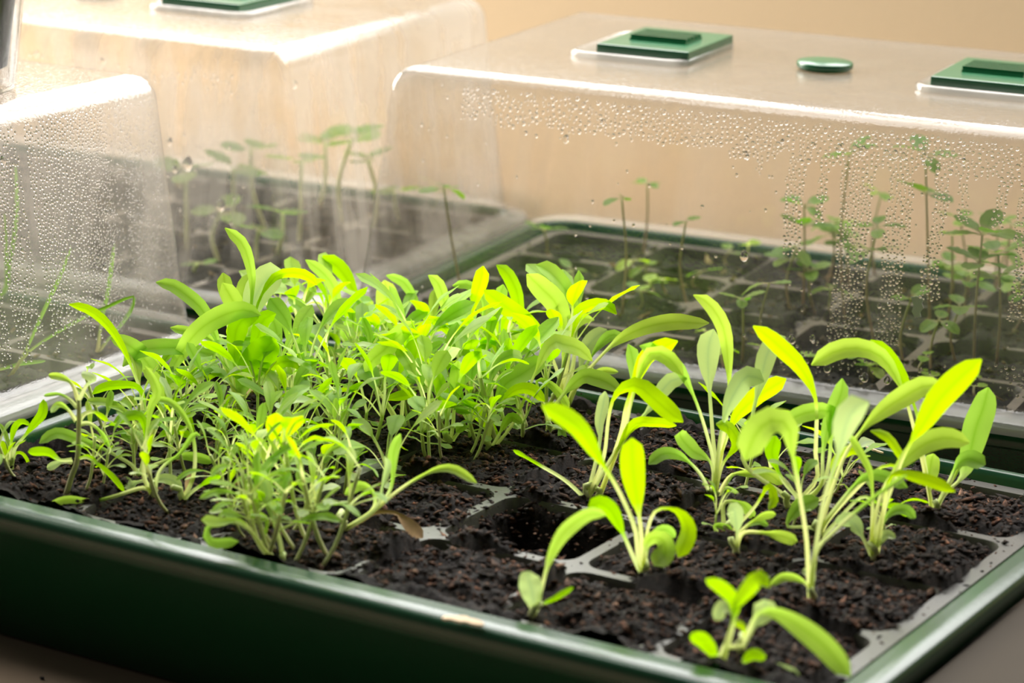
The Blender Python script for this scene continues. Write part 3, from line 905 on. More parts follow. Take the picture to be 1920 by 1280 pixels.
hero('seedling with a round paddle leaf raised on a long stalk mid clump', 5, 330, 1120, [
    (5, [(350, 900), (390, 760), (420, 680), (428, 600)], 150, .46, dict(twist=5, lean=-.006, tone=.2)),
    (5, [(300, 1040), (150, 790), (240, 670), (320, 590), (408, 512)], 108, .45, dict(twist=-10)),
    (5, [(310, 1080), (250, 960), (320, 930), (420, 910)], 60, .5)])
hero('seedling with a pale notched leaf at the centre of the clump', 5, 720, 950, [
    (5, [(715, 800), (700, 660), (700, 580), (715, 510)], 125, .55, dict(**PALE)),
    (5, [(700, 700), (740, 420), (765, 330), (785, 260), (792, 203)], 84, .65),
    (5, [(760, 720), (750, 650), (740, 720), (770, 800)], 70, .5),
    (5, [(690, 800), (590, 560), (580, 430), (540, 300), (485, 256)], 70, .6),
    (5, [(740, 700), (800, 430), (760, 340), (690, 305), (620, 315)], 52, .6)])
hero('seedling with the longest pointed leaf of the clump, leaning over the clear dome', 5, 1262, 960, [
    (5, [(1265, 750), (1262, 620), (1205, 425), (1120, 330), (1035, 250)], 128, .42, dict(twist=8, lean=-.004, tone=.15)),
    (5, [(1225, 880), (1190, 750), (1120, 600), (1020, 500), (920, 430), (795, 338)], 100, .4, dict(twist=-15, lean=-.012, tone=.2)),
    (5, [(1290, 800), (1312, 500), (1285, 380), (1220, 280), (1150, 215), (1085, 198)], 92, .55, dict(lean=.01)),
    (5, [(1290, 750), (1302, 480), (1312, 390), (1326, 310), (1325, 228)], 62, .6, dict(lean=.012)),
    (5, [(1275, 650), (1310, 480), (1370, 430), (1450, 413), (1510, 440), (1537, 474)], 66, .42),
    (5, [(1255, 650), (1290, 545), (1350, 500), (1412, 505)], 66, .4)])
hero('seedling with a folded dark-tipped leaf at the back of the clump', 5, 870, 860, [
    (5, [(870, 700), (872, 620), (890, 550), (912, 495), (955, 468)], 104, .25, dict(tone=.7)),
    (5, [(1000, 720), (930, 560), (860, 470), (790, 410), (715, 372)], 118, .45, dict(twist=-12)),
    (5, [(985, 640), (985, 400), (950, 290), (910, 230), (865, 198)], 78, .5),
    (5, [(960, 700), (1060, 640), (1000, 560), (960, 590)], 70, .5, dict(**PALE))])
hero('seedling with a narrow upright leaf pair in front of the clump', 5, 600, 1220, [
    (5, [(622, 1100), (632, 960), (646, 840), (650, 733)], 88, .48, dict(twist=-5)),
    (5, [(588, 1120), (582, 1000), (560, 890), (524, 798)], 72, .42),
    (5, [(640, 1150), (700, 1080), (640, 1130)], 50, .4),
    (5, [(560, 1180), (480, 1110), (420, 1130)], 50, .4)])
hero('seedling with a long strap leaf hanging down towards the bare compost', 5, 820, 1230, [
    (5, [(815, 1080), (900, 880), (1010, 800), (1135, 715)], 112, .45),
    (5, [(820, 1100), (830, 860), (880, 740), (960, 700), (1010, 720)], 70, .55, dict(**PALE)),
    (5, [(830, 1120), (870, 1000), (960, 900), (1060, 890), (1135, 960)], 66, .5),
    (5, [(900, 1160), (980, 1040), (1150, 660), (1250, 640), (1340, 670), (1402, 735)], 88, .55),
    (5, [(860, 1180), (940, 1050), (1010, 1080)], 50, .4)])
hero('seedling with a leaf arching low to the bare cell divider', 5, 1150, 1150, [
    (5, [(1100, 1170), (900, 1180), (800, 1060), (720, 1000), (625, 995)], 78, .35, dict(lean=-.01)),
    (5, [(1180, 1000), (1330, 830), (1420, 828), (1500, 860), (1555, 905)], 92, .4),
    (5, [(1150, 1050), (1090, 850), (1160, 860), (1230, 930), (1270, 1000)], 50, .5),
    (5, [(1160, 1120), (1220, 1110), (1240, 1200)], 50, .4)])
hero('seedling with the long blade reaching towards the right half over the dome flange', 5, 1290, 980, [
    (5, [(1300, 880), (1400, 760), (1530, 630), (1680, 550), (1850, 515), (1980, 522), (2052, 522)], 92, .42, dict(twist=-15, lean=-.02, tone=.1)),
    (5, [(1320, 850), (1335, 760), (1362, 670), (1420, 600), (1482, 558)], 92, .5, dict(**PALE)),
    (5, [(1300, 900), (1380, 830), (1460, 790), (1545, 795)], 44, .5),
    (5, [(1310, 870), (1400, 700), (1500, 590), (1580, 605)], 60, .6)])
hero('small fan of slim stalks just right of the clump beside the tray rim', 8, 1430, 240, [
    (5, [(1555, 1150), (1590, 980), (1660, 800), (1710, 700), (1790, 655), (1878, 622)], 96, .62),
    (5, [(1575, 1140), (1612, 980), (1680, 760), (1740, 685), (1830, 720), (1908, 815)], 86, .62),
    (5, [(1560, 1160), (1600, 1000), (1640, 820), (1620, 680), (1600, 640)], 80, .7),
    (5, [(1600, 1120), (1750, 1075), (1870, 1095)], 60, .45)])
hero('hairy-stalked seedling with a leaf drooping over the back rim', 8, 1370, 250, [
    (5, [(1462, 1280), (1490, 1060), (1520, 940), (1580, 880), (1660, 870), (1760, 950), (1850, 1030), (1908, 1075)], 108, .55, dict(twist=20)),
    (5, [(1440, 1200), (1440, 1080), (1460, 980), (1472, 903)], 66, .55, dict(**PALE)),
    (5, [(1500, 1290), (1600, 1140), (1720, 1000), (1790, 900), (1850, 838), (1930, 832)], 92, .65, dict(**PALE)),
    (8, [(1250, 150), (1100, 60), (960, -20)], 26, .8)])
hero('solitary seedling with an upright paddle leaf beside the dug-out cell', 8, 1690, 660, [
    (8, [(1672, 430), (1648, 250), (1626, 80), (1622, -88)], 140, .46, dict(twist=4, lean=-.002, tone=.1)),
    (8, [(1655, 560), (1640, 420), (1560, 230), (1480, 90), (1420, 0), (1330, -140), (1230, -215), (1118, -270)], 108, .52, dict(twist=10, lean=-.045, tone=.5)),
    (8, [(1640, 600), (1560, 420), (1500, 310), (1430, 275), (1378, 305)], 92, .45, dict(lean=-.012)),
    (8, [(1690, 560), (1730, 480), (1790, 490), (1800, 560), (1745, 625)], 120, .35, dict(twist=25, lean=-.014, tone=.3)),
    (8, [(1700, 480), (1745, 330), (1830, 305), (1905, 345), (1940, 440), (1880, 580)], 90, .6),
    (8, [(1710, 520), (1770, 440), (1820, 430), (1862, 470)], 66, .4)])
hero('lone near seedling with one leaf bowed towards the dug-out cell', 8, 1062, 900, [
    (8, [(1110, 780), (1160, 600), (1230, 460), (1320, 375), (1400, 335), (1475, 345)], 86, .35, dict(twist=20, lean=.01, tone=.5)),
    (8, [(1072, 840), (1065, 780), (1045, 690), (1050, 655)], 128, .2, dict(twist=5, **PALE)),
    (8, [(1110, 850), (1180, 812), (1295, 748)], 38, .2)])
hero('stout seedling with white stalks and a tall blade right of centre', 9, 175, 235, [
    (6, [(220, 1230), (258, 900), (252, 700), (232, 560), (190, 470), (130, 400), (60, 366)], 86, .55, dict(twist=12, lean=.006, tone=.1)),
    (6, [(180, 1300), (168, 1150), (150, 900), (142, 740), (148, 640), (172, 556)], 132, .66, dict(twist=6, **PALE)),
    (6, [(195, 1300), (212, 1150), (250, 1000), (310, 880), (370, 818), (455, 850)], 118, .55, dict(**PALE)),
    (6, [(205, 1300), (242, 1180), (300, 1040), (400, 940), (490, 880), (578, 833)], 108, .5, dict(tone=.2)),
    (6, [(170, 1300), (150, 1200), (100, 1030), (40, 880), (-30, 760), (-150, 680), (-240, 650)], 82, .6, dict(lean=-.01)),
    (6, [(160, 1310), (60, 1230), (-10, 1150), (0, 1120)], 90, .5),
    (6, [(220, 1320), (300, 1200), (260, 1110), (185, 1085)], 70, .5),
    (9, [(120, 150), (60, 70), (-20, 10), (-110, 0), (-190, 60)], 70, .5),
    (9, [(260, 130), (360, 110), (470, 110), (560, 170)], 70, .4),
    (9, [(240, 190), (310, 240), (330, 330)], 40, .3)])
hero('slim seedling with a long pointed blade in front of the droplet runs', 9, 590, 330, [
    (6, [(745, 1400), (742, 1250), (747, 1000), (720, 880), (650, 760), (560, 670), (470, 590), (393, 538)], 96, .56, dict(twist=-10, tone=.1)),
    (6, [(560, 1480), (340, 1300), (380, 1080), (440, 820), (470, 700), (520, 612), (575, 600)], 108, .66, dict(**PALE)),
    (6, [(760, 1450), (782, 1250), (802, 1130), (850, 1000), (886, 900), (890, 832)], 92, .52),
    (6, [(790, 1400), (830, 1060), (800, 1012), (700, 1020), (620, 1050), (553, 1092)], 98, .5),
    (6, [(800, 1480), (850, 1300), (940, 1230), (1015, 1250)], 60, .5),
    (6, [(640, 1500), (560, 1400), (500, 1260), (520, 1150)], 84, .55)])
hero('two-stalked seedling with a large drooping leaf, standing alone in the near right cell', 9, 712, 835, [
    (9, [(700, 640), (690, 470), (655, 240), (612, 0), (600, -130), (540, -190), (460, -170), (395, -90), (350, 40)], 165, .60, dict(twist=15, lean=.004, tone=.35)),
    (9, [(730, 640), (762, 400), (802, 200), (870, 0), (905, -160), (960, -260), (1042, -285)], 150, .72, dict(twist=8, **PALE)),
    (9, [(708, 750), (640, 698), (560, 690), (490, 735)], 50, .35),
    (9, [(715, 740), (720, 680), (668, 650)], 50, .3, dict(**PALE)),
    (9, [(740, 560), (850, 430), (960, 330), (1100, 220), (1250, 120)], 30, .8)])
hero('seedling with the big arching blade pointing back at the droplet runs', 9, 1400, 355, [
    (6, [(1340, 1300), (1300, 1150), (1250, 960), (1180, 800), (1100, 700), (980, 658), (850, 678), (718, 757)], 110, .52, dict(twist=15, lean=.006, tone=.15)),
    (6, [(1350, 1300), (1312, 1050), (1250, 880), (1170, 740), (1110, 660), (1048, 616)], 76, .6, dict(lean=.012, tone=.6)),
    (6, [(1460, 1480), (1560, 1380), (1605, 1250), (1642, 1100), (1682, 990), (1705, 880)], 160, .32, dict(twist=10, lean=.012, tone=.95)),
    (6, [(1440, 1500), (1490, 1400), (1535, 1310), (1600, 1275), (1690, 1312)], 98, .6),
    (9, [(1380, 260), (1380, 130), (1400, 0)], 100, .4),
    (9, [(1430, 270), (1520, 120), (1560, 30), (1640, 40)], 60, .6)])
hero('seedling with the widest raised leaf near the tray right-hand rim', 9, 1065, 592, [
    (6, [(1080, 1700), (1230, 1270), (1340, 1090), (1420, 960), (1520, 850), (1600, 780), (1668, 723)], 150, .55, dict(twist=8, lean=-.004, tone=.1)),
    (6, [(1060, 1700), (1120, 1450), (1240, 1285), (1360, 1190), (1480, 1160), (1602, 1190)], 118, .5, dict(twist=-15, tone=.2)),
    (9, [(1080, 580), (1110, 400), (1140, 180), (1190, 110), (1300, 130), (1400, 160), (1522, 212)], 70, .55),
    (9, [(1040, 540), (1000, 460), (960, 390), (920, 375), (870, 400)], 100, .4, dict(**PALE)),
    (9, [(1055, 500), (1060, 300), (1050, 120), (1000, 10), (930, -110)], 46, .5),
    (9, [(1090, 500), (1140, 450), (1190, 470)], 50, .3, dict(**PALE)),
    (9, [(1080, 480), (1150, 340), (1240, 310), (1300, 360)], 60, .5)])
hero('seedling with a bent leaf stretched over bare compost towards the big raised leaf', 9, 760, 480, [
    (6, [(800, 1560), (900, 1270), (1010, 1110), (1130, 1000), (1250, 922), (1350, 870), (1460, 872)], 118, .56, dict(twist=-12, tone=.1)),
    (9, [(840, 400), (930, 300), (1010, 240), (1100, 280), (1200, 300), (1290, 345)], 60, .7),
    (9, [(740, 420), (660, 410), (580, 400), (650, 300), (760, 250)], 90, .5),
    (6, [(830, 1600), (1100, 1330), (1240, 1330), (1190, 1220), (1130, 1150), (1048, 1123)], 54, .6),
    (9, [(770, 420), (880, 270), (990, 150), (1100, 120), (1255, 190)], 70, .5)])
hero('small low seedling with a split stem in front of the white-stalked one', 9, 292, 570, [
    (9, [(310, 460), (370, 395), (450, 350), (520, 340)], 50, .6),
    (9, [(330, 450), (430, 440), (540, 458), (640, 490)], 70, .6),
    (9, [(305, 470), (300, 380), (285, 310), (250, 320)], 90, .4, dict(**PALE)),
    (9, [(330, 430), (420, 380), (480, 400)], 36, .4)])
hero('small sprout beside the white-stalked seedling with curling petioles', 9, 240, 440, [
    (9, [(225, 330), (240, 270), (330, 280), (400, 360)], 60, .6),
    (9, [(180, 420), (200, 400), (280, 430)], 40, .3),
    (9, [(300, 430), (290, 340), (260, 300)], 70, .4),
    (9, [(400, 300), (480, 180), (510, 260), (480, 310)], 50, .6)])
hero('blurred seedling in the nearest cell with a big blade over the tray corner', 9, 160, 1225, [
    (9, [(230, 1080), (330, 1080), (380, 960), (430, 890), (520, 890), (660, 970), (800, 1085), (935, 1245)], 130, .42, dict(twist=10, lean=-.02, tone=.55)),
    (9, [(190, 1160), (130, 1060), (50, 1000)], 90, .2),
    (9, [(210, 1150), (260, 1000), (290, 900), (230, 850), (180, 930)], 80, .55, dict(**PALE)),
    (9, [(250, 1050), (290, 850), (215, 745), (128, 700)], 80, .5),
    (9, [(270, 1000), (300, 850), (370, 750), (430, 690), (485, 745)], 90, .5)])
hero('second blurred seedling in the nearest cell with a round pale leaf', 9, 315, 1140, [
    (9, [(370, 1020), (420, 930), (460, 860), (450, 815)], 120, .5, dict(**PALE)),
    (9, [(345, 1050), (340, 970), (290, 940)], 40, .5),
    (9, [(330, 1180), (400, 1160), (500, 1210), (655, 1235)], 100, .25, dict(lean=-.015, **PALE)),
    (9, [(310, 1190), (380, 1130), (460, 1120)], 80, .3, dict(lean=-.02))])
hero('seedling lying over with a brown withered leaf at its foot', 8, 10, 445, [
    (8, [(80, 390), (180, 320), (300, 220), (420, 140), (540, 85), (640, 90), (755, 165)], 50, .62, dict(tone=.2)),
    (8, [(120, 370), (190, 330), (300, 330), (360, 380), (455, 470)], 74, .62, dict(mat='dry')),
    (8, [(190, 310), (230, 180), (262, 60), (240, 20)], 40, .6, dict(mat='leaf_pale')),
    (8, [(200, 300), (280, 180), (290, 0), (330, -110)], 60, .6),
    (8, [(170, 320), (180, 220), (100, 180), (20, 230)], 60, .6)])
hero('curled low seedling hugging the tray front rim', 7, 1590, 600, [
    (7, [(1470, 540), (1400, 430), (1300, 380), (1190, 395), (1150, 440), (1190, 500), (1330, 490)], 60, .62, dict(lean=-.01)),
    (7, [(1480, 540), (1390, 420), (1330, 370), (1230, 380), (1125, 370)], 60, .7),
    (7, [(1470, 530), (1490, 380), (1420, 340), (1390, 350)], 50, .6),
    (7, [(1560, 480), (1500, 300), (1480, 180), (1440, 130)], 70, .6, dict(**PALE))])

# ------------------------------------------------------------------ the rest of the clump
rf = random.Random(2024)
def rosette_parts(rnd, kind):
    """one seedling standing at the origin: [(part name, mesh)]"""
    parts = []
    h = rnd.uniform(0.006, 0.024) if kind != 'thin' else rnd.uniform(0.018, 0.036)
    lean = Vector((rnd.uniform(-.5, .5), rnd.uniform(-.5, .5), 0)) * h
    P = [Vector((0, 0, -0.001)), Vector((0, 0, h * 0.3)) + lean * 0.5, Vector((0, 0, h)) + lean]
    path, L = catmull(P, 8)
    V, Fs, Cs = tube(path, 0.00085, 0.0008, 6)
    parts.append(('stem', mesh('stem', V, Fs, M['stem'], True, Cs)))
    top = path[-1]
    n = rnd.randint(4, 6)
    a0 = rnd.uniform(0, 2 * pi)
    for k in range(n + 2):
        coty = k >= n
        az = a0 + k * 2.4 + rnd.uniform(-.3, .3)
        d = Vector((cos(az), sin(az), 0)); s = Vector((-sin(az), cos(az), 0))
        if coty:
            Ln = rnd.uniform(0.010, 0.017); el = radians(rnd.uniform(5, 40)); bend = radians(rnd.uniform(10, 60)); w = rnd.uniform(.003, .0055); st = .45
            org = path[5]
        elif kind == 'thin':
            Ln = rnd.uniform(0.014, 0.030); el = radians(rnd.uniform(25, 75)); bend = radians(rnd.uniform(20, 80)); w = rnd.uniform(.0022, .0042); st = .35; org = path[rnd.randint(4, 8)]
        else:
            Ln = rnd.uniform(0.020, 0.048); el = radians(rnd.uniform(50, 84)); bend = radians(rnd.uniform(15, 95)); w = rnd.uniform(.0048, .0092); st = rnd.uniform(.42, .58)
            org = top
        pts = [org.copy()]; q = org.copy(); m = 6
        for i in range(m):
            t = (i + 0.5) / m
            e = el - bend * max(0, t - 0.25) ** 1.3 * 1.4
            q = q + (d * cos(e) + Vector((0, 0, sin(e)))) * (Ln / m) + s * rnd.uniform(-.0006, .0006)
            pts.append(q.copy())
        pth, _ = catmull(pts, 14)
        tw = radians(rnd.uniform(-35, 35))
        wd = []
        for i in range(15):
            T = (pth[min(i + 1, 14)] - pth[max(i - 1, 0)]).normalized()
            wd.append(Matrix.Rotation(tw, 3, T) @ s)
        wd = orient_up(wd, pth)
        mt = 'leaf_pale' if (coty and rnd.random() < .5) or rnd.random() < 0.10 else 'leaf'
        V, Fs, Cs = leaf_geom(pth, w, st, wd, petiole=0.00055, tone=rnd.random(), fold=rnd.uniform(.1, .35), wav=rnd.uniform(0, .12),
                              shape=(rnd.uniform(.7, .95), rnd.uniform(.36, .5)))
        parts.append(('seed_leaf' if coty else 'leaf', mesh('leaf', V, Fs, M[mt], True, Cs)))
    return parts
VAR = [rosette_parts(rf, 'rosette') for _ in range(16)]
VTHIN = [rosette_parts(rf, 'thin') for _ in range(8)]

def inside(poly, x, y):
    c = False
    for (x0, y0), (x1, y1) in zip(poly, poly[1:] + poly[:1]):
        if (y0 > y) != (y1 > y) and x < (x1 - x0) * (y - y0) / (y1 - y0) + x0: c = not c
    return c
def place_seedling(var, x, y, rz, sc, label, group):
    z = soil_height(x, y, 2.0, 0.0005, (3, 1)) - 0.0006
    root = tag(empty('seedling', (x, y, z), rz), label, 'seedling', group)
    root.scale = (sc, sc, sc)
    SEEDS.append((root, group != 'seedlings in the open tray'))
    root.rotation_euler = (rf.uniform(-.12, .12), rf.uniform(-.12, .12), rz)
    for nm, me_ in var: link(nm, me_, root)
    return root
CLUMP = [(20, 900), (330, 985), (500, 1010), (640, 955), (820, 905), (960, 850), (1080, 800), (1100, 745), (900, 705), (620, 650), (430, 700), (200, 800)]
cells = {}
spots = []
tries = 0
while len(spots) < 118 and tries < 20000:
    tries += 1
    x, y = rf.uniform(-0.168, 0.06), rf.uniform(-0.105, 0.108)
    p = project((x, y, SOILZ))
    if not inside(CLUMP, *p): continue
    if p[0] < 420 and rf.random() < 0.55: continue
    if any((x - a) ** 2 + (y - b) ** 2 < 0.0052 ** 2 for a, b in spots): continue
    spots.append((x, y))
for (x, y) in spots:
    p = project((x, y, SOILZ))
    if p[0] < 430: lab, grp, sc = 'small slender seedling among the sparse plants at the beaded dome end of the open tray', 'sparse seedlings at the tray end', rf.uniform(.55, .85)
    elif p[1] > 860: lab, grp, sc = 'short seedling tangled in the front edge of the dense clump', 'seedlings in the front of the clump', rf.uniform(.55, .85)
    elif p[1] > 770: lab, grp, sc = 'lime seedling packed in the middle of the dense clump', 'seedlings in the middle of the clump', rf.uniform(.75, 1.05)
    else: lab, grp, sc = 'lime seedling packed at the back of the dense clump by the rim', 'seedlings at the back of the clump', rf.uniform(.65, .95)
    var = rf.choice(VTHIN) if (p[1] > 860 and rf.random() < .6) or rf.random() < .2 else rf.choice(VAR)
    place_seedling(var, x, y, rf.uniform(0, 2 * pi), sc, lab, grp)
for k in range(11):                               # tuft at the front rim
    q = on_plane(545 + rf.gauss(0, 38), 1040 + rf.gauss(0, 13), SOILZ)
    place_seedling(rf.choice(VTHIN), q.x, max(-0.106, q.y), rf.uniform(0, 2 * pi), rf.uniform(.65, 1.0),
                   'thin-leaved seedling in the tight tuft by the middle of the front rim', 'tuft of thin seedlings at the front rim')
for (px_, py_, sc, lab) in ((1390, 920, .7, 'small seedling behind the white-stalked seedling'), (1440, 905, .7, 'small slender seedling between the white-stalked and the slim pointed seedlings'),
                            (1560, 930, .65, 'small low seedling amid the bent-leaf seedlings on the right'), (1480, 1000, .55, 'tiny sprout between the two-stalked and white-stalked seedlings'),
                            (1660, 1010, .5, 'tiny sprout beside the widest raised leaf'), (1340, 1000, .5, 'tiny sprout in front of the white-stalked seedling')):
    q = on_plane(px_, py_, SOILZ)
    place_seedling(rf.choice(VAR), q.x, q.y, rf.uniform(0, 6), sc, lab, 'seedlings in the open tray')

ORD = ['first', 'second', 'third', 'fourth', 'fifth', 'sixth', 'seventh', 'eighth', 'ninth', 'tenth', 'eleventh', 'twelfth',
       'thirteenth', 'fourteenth', 'fifteenth', 'sixteenth', 'seventeenth', 'eighteenth', 'nineteenth', 'twentieth']
bycell = {}
for root, filler in SEEDS:                        # say which cell each one stands in, and which one it is there
    q = root.location
    k = (min(5, max(0, int(q.x / PX + 3))), min(3, max(0, int(q.y / PY + 2))))
    bycell.setdefault(k, []).append((project(q)[0], root, filler))
for (i, j), lst in bycell.items():
    lst.sort(key=lambda e: e[0])
    for k, (_, root, filler) in enumerate(lst):
        if filler:
            size = 'small' if root.scale.x < 0.72 else ('taller' if root.scale.x > 0.88 else 'mid-sized')
            root['label'] = '%s seedling, %s from left in the %s cell from beaded dome, %s row' % (
                size, ORD[min(k, 19)], ORD[i], ('front', 'second', 'third', 'back')[j])

# ------------------------------------------------------------------ seedlings under the clear dome
rr = random.Random(99)
def ovate(rnd, L, w, mat, tone, droop):
    pts = []
    q = Vector((0, 0, 0)); e = radians(rnd.uniform(0, 25)); m = 6
    for i in range(m + 1):
        pts.append(q.copy()); a = e - droop * i / m
        q = q + Vector((cos(a), 0, sin(a))) * (L / m)
    pth, _ = catmull(pts, 10)
    V, Fs, Cs = leaf_geom(pth, w, .16, [Vector((0, 1, 0))] * 11, petiole=0.0004, tone=tone, shape=(.55, .55), fold=.15, wav=.06)
    return mesh('leaf', V, Fs, M[mat], True, Cs)
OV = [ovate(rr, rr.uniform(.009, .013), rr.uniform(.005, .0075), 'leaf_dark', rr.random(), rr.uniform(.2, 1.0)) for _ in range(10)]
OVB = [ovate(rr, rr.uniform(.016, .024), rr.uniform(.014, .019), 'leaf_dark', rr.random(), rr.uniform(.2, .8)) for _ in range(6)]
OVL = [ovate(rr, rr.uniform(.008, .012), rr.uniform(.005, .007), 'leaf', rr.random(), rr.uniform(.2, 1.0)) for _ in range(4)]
def lidded(key, bpx, tpx_, nleaf, size, label, group, leaves=OV, tiers=1, mat='stem_red', r=0.0006):
    inv = frame_of(key)
    base = on_plane(bpx[0], bpx[1], RIM - 0.008)
    lim = inv.inverted() @ base
    lim.x = max(-0.165, min(0.165, lim.x)); lim.y = max(-0.104, min(0.104, lim.y))
    base = inv @ lim
    seed, fill = SOIL_ARGS[key][1:3]
    base.z = soil_height(lim.x, lim.y, seed, fill, None) - 0.0008
    tip = on_depth(tpx_[0], tpx_[1], base, rr.uniform(-.006, .006))
    tip.z = min(tip.z, LTOP - 0.010)
    root = tag(empty('lidded_seedling', base), label, 'seedling', group)
    mid = base.lerp(tip, .5) + Vector((rr.uniform(-.004, .004), rr.uniform(-.004, .004), 0))
    path, L = catmull([base, mid, tip], 10)
    V, Fs, Cs = tube(path, r, r * .8, 6)
    link('stem', mesh('stem', [v - base for v in V], Fs, M[mat], True, Cs), root)
    a0 = rr.uniform(0, 6.28)
    for tr in range(tiers):
        at = path[10 - 2 * tr] - base
        for k in range(nleaf):
            a = a0 + 2 * pi * k / nleaf + tr * .8 + rr.uniform(-.35, .35)
            o = link('leaf', rr.choice(leaves), root, at, (rr.uniform(-.3, .3), rr.uniform(-.35, .25), a))
            o.scale = (size,) * 3
    return root
CG = 'seedlings under the clear dome'
for (b, t, n, s, tiers, lab) in (
    ((868, 560), (832, 352), 4, 1.15, 1, 'long-stemmed seedling alone at the end of the clear dome'),
    ((1166, 600), (1166, 372), 2, 1.0, 1, 'tall thin reddish-stemmed seedling with two small dark leaves under the clear dome'),
    ((1205, 500), (1214, 345), 4, .8, 1, 'tall faint seedling beside the two-leaved reddish stem under the clear dome'),
    ((1292, 585), (1286, 415), 2, .9, 1, 'upright seedling mid-way along the clear dome with a small curled top'),
    ((1026, 488), (1020, 432), 4, 1.0, 1, 'short pair-leaved seedling by the inner corner under the clear dome'),
    ((1192, 590), (1200, 545), 3, .9, 1, 'low sprout at the foot of the two-leaved reddish stem'),
    ((1505, 590), (1508, 385), 4, 1.2, 2, 'leafy seedling behind the first wide droplet run'),
    ((1585, 610), (1592, 290), 4, 1.4, 1, 'tallest seedling behind the widest droplet run under the clear dome'),
    ((1745, 640), (1735, 290), 4, 1.4, 2, 'tall leafy seedling between the droplet runs and the dome end'),
    ((1640, 650), (1645, 425), 4, 1.1, 2, 'leafy seedling between the two widest droplet runs'),
    ((1825, 700), (1842, 440), 5, 1.6, 2, 'broad-leaved bushy seedling nearest the end of the clear dome'),
    ((1868, 690), (1872, 475), 4, 1.3, 2, 'second broad-leaved seedling next to the bushy one under the clear dome'),
    ((1790, 690), (1800, 575), 4, 1.2, 1, 'low spreading seedling in front of the bushy one under the clear dome'),
    ((1392, 680), (1392, 560), 4, 1.0, 1, 'seedling close to the front of the clear dome with four dark leaves'),
    ((1446, 690), (1442, 530), 2, 1.1, 1, 'two-leaved seedling close to the front of the clear dome'),
    ((1700, 690), (1708, 560), 4, 1.0, 1, 'seedling beside the white paper scrap under the clear dome'),
    ((1745, 705), (1760, 600), 3, 1.0, 1, 'low seedling below the white paper scrap under the clear dome')):
    lidded('r', b, t, n, s, lab, CG, tiers=tiers)
for k in range(16):
    x = rr.uniform(1310, 1900); y = 690 + (x - 1310) * .14 - rr.uniform(0, 40)
    lidded('r', (x, y), (x + rr.uniform(-8, 8), y - rr.uniform(18, 60)), rr.choice((2, 2, 4)), rr.uniform(.6, .9), 'tiny two-leaved sprout low behind the front wall of the clear dome', 'tiny sprouts under the clear dome', OVL)
for k in range(14):
    x = rr.uniform(1450, 1900); y = rr.uniform(520, 640)
    lidded('r', (x, y), (x + rr.uniform(-15, 15), y - rr.uniform(60, 190)), 4, rr.uniform(.9, 1.3), 'slender green seedling in the thicket behind the droplet runs', 'thicket under the clear dome', tiers=rr.choice((1, 2)))
for k in range(10):
    x = rr.uniform(1040, 1420); y = rr.uniform(470, 600)
    lidded('r', (x, y), (x + rr.uniform(-8, 8), y - rr.uniform(15, 45)), rr.choice((2, 3)), rr.uniform(.8, 1.1), 'small sprout in the sparsely planted half under the clear dome', 'sparse sprouts under the clear dome', rr.choice((OV, OVL)))

def relabel(roots, fmt):
    for k, o in enumerate(sorted(roots, key=lambda o: project(o.location)[0])):
        o['label'] = fmt % ORD[k]
def in_group(g): return [o for o in COL.objects if o.get('group') == g]
relabel(in_group('tiny sprouts under the clear dome'), 'tiny two-leaved sprout low behind the front wall of the clear dome, %s from left')
relabel(in_group('thicket under the clear dome'), 'slender seedling in the thicket behind the droplet runs, %s from left of the thicket')
relabel(in_group('sparse sprouts under the clear dome'), 'small sprout in the sparse half under the clear dome, %s sprout from left')

# under the far misted dome
BG = 'round-leaved plants under the most misted dome'
for (b, t, n, s) in (((440, 470), (438, 315), 3, 1.0), ((350, 480), (348, 320), 3, .9), ((410, 500), (415, 395), 3, .8), ((370, 520), (370, 495), 3, .5), ((500, 440), (470, 280), 3, .8),
                     ((560, 470), (565, 300), 3, .9), ((640, 440), (660, 260), 4, 1.0), ((700, 440), (690, 300), 3, .9), ((600, 400), (610, 270), 4, .9), ((750, 420), (740, 360), 3, .8), ((520, 500), (530, 400), 3, .8), ((480, 510), (485, 430), 3, .7)):
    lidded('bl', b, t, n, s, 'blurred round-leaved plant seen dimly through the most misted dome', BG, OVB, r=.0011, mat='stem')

relabel(in_group(BG), 'blurred round-leaved plant seen through the most misted dome, %s from left')

# grassy shoots under the beaded dome
def grassy(label, blades):
    base = on_plane(*tpx('G', *blades[0][0][0]), RIM - 0.005)
    lc = frame_of('l').inverted() @ base
    lc.x = max(-0.166, min(0.166, lc.x)); lc.y = max(-0.104, min(0.104, lc.y))
    base = frame_of('l') @ lc
    base.z = soil_height(lc.x, lc.y, 21.0, -0.0030, None) - 0.0008
    root = tag(empty('grassy_shoot', base), label, 'seedling', 'grassy shoots under the beaded dome')
    for pts, w in blades:
        traced_leaf(root, base, 'G', pts, w, .02, twist=20, lean=-.004, mat='grass', name='blade')
grassy('two-bladed grassy shoot fanning out by the near edge of the beaded dome', [
    ([(65, 950), (170, 780), (260, 580), (330, 430), (400, 280), (460, 120)], 24), ([(65, 950), (180, 800), (350, 680), (550, 565), (700, 500), (850, 435), (872, 462), (850, 540)], 22)])
grassy('upright single grass blade under the middle of the beaded dome', [([(632, 785), (660, 590), (700, 400), (742, 95)], 26), ([(650, 780), (720, 690), (790, 610), (850, 520), (876, 440)], 24)])
grassy('grass blade lying flat under the near edge of the beaded dome', [([(-60, 930), (60, 890), (150, 868), (295, 852)], 26)])
grassy('tall faint grass blade rising behind the thickest droplets', [([(20, 420), (60, 230), (95, 20), (110, -180), (100, -420)], 26), ([(10, 420), (40, 180), (30, -100)], 20)])

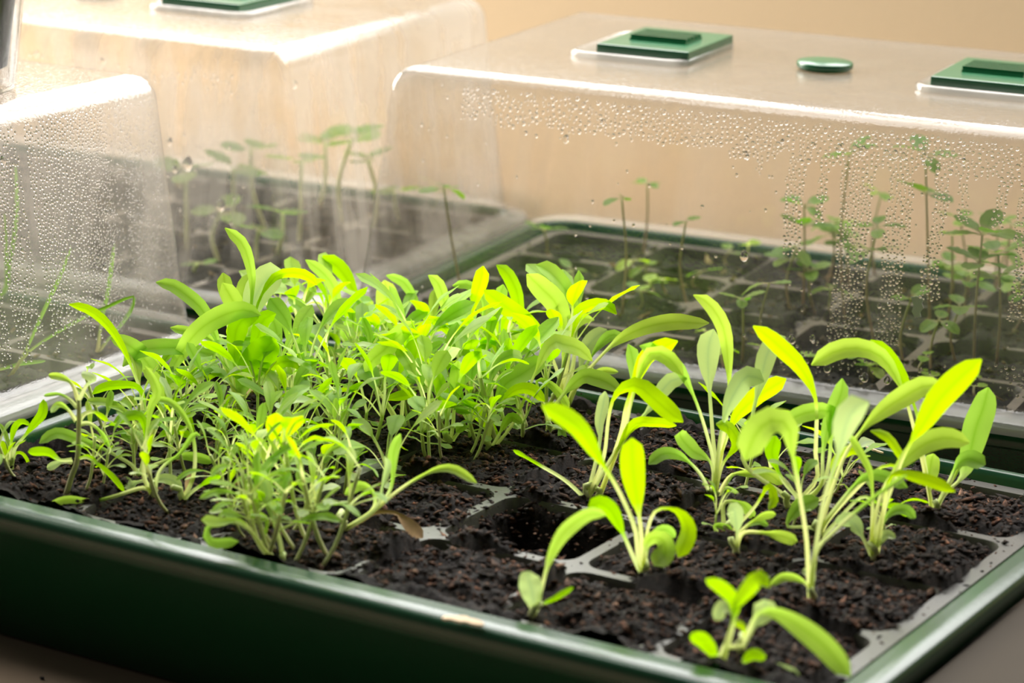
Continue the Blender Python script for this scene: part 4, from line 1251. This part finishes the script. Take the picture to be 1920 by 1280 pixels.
# ------------------------------------------------------------------ small loose things
def chip(name, px, py, z, L, w, rz, mat, label, cat, th=0.0006, bow=0.0):
    p = on_plane(px, py, z)
    V, Fs = [], []
    n = 8
    for i in range(n + 1):
        t = i / n; hw_ = w * 0.5 * (0.25 + 0.75 * sin(pi * min(1, max(0, 0.08 + t * 0.84)))) * (1 + 0.25 * sin(t * 17))
        zz = bow * sin(pi * t)
        for sy, dz in ((-1, 0), (1, 0), (1, th), (-1, th)):
            V.append(((t - .5) * L, sy * hw_, zz + dz))
    for i in range(n):
        for k in range(4):
            a, b = i * 4 + k, i * 4 + (k + 1) % 4
            Fs.append((a, b, b + 4, a + 4))
    Fs.append((3, 2, 1, 0)); Fs.append(tuple(range(n * 4, n * 4 + 4)))
    return tag(link(name, mesh(name, V, Fs, mat, False), None, p, (0, 0, radians(rz))), label, cat)
chip('straw_piece', 1640, 845, RIM + 0.0008, 0.009, 0.0012, -20, M['straw'], 'thin straw fragment lying on the back rim of the open tray', 'straw')
chip('dry_leaf', 868, 1166, RIM + 0.0008, 0.014, 0.0045, 8, M['straw'], 'dry tan leaf flake stuck on the front rim of the open tray', 'dry leaf', bow=0.0006)
chip('dry_leaf', 480, 738, RIM + 0.002, 0.012, 0.006, 60, M['dry'], 'withered brown leaf fallen at the back of the open tray compost', 'dry leaf', bow=0.002)
chip('soil_speck', 79, 1272, 0.0004, 0.0016, 0.0012, 10, M['black'], 'tiny dark speck on the table in front of the open tray', 'speck')
# scrap of white paper inside the clear dome
u, z = local_u('r', 1716, 575, '-y')
p, nrm, t_ = wall_point('-y', u, z)
w_ = nrm.cross(t_)
outl = [(-.0028, -.0036), (-.0004, -.0042), (.0026, -.0036), (.0020, -.0016), (.0030, .0002), (.0016, .0020), (.0022, .0040), (-.0002, .0046), (-.0018, .0022), (-.0014, -.0004)]
V = [p - nrm * 0.0030 + t_ * a + w_ * (-b) for a, b in outl] + [p - nrm * 0.0034 + t_ * a + w_ * (-b) for a, b in outl]
n_ = len(outl)
Fs = [tuple(range(n_)), tuple(range(n_, 2 * n_))[::-1]] + [(i, (i + 1) % n_, n_ + (i + 1) % n_, n_ + i) for i in range(n_)]
fr = frame_of('r')
tag(link('paper_scrap', mesh('paper_scrap', [fr @ v for v in V], Fs, M['paper'], False)), 'torn white paper scrap stuck inside the front of the clear dome', 'paper')
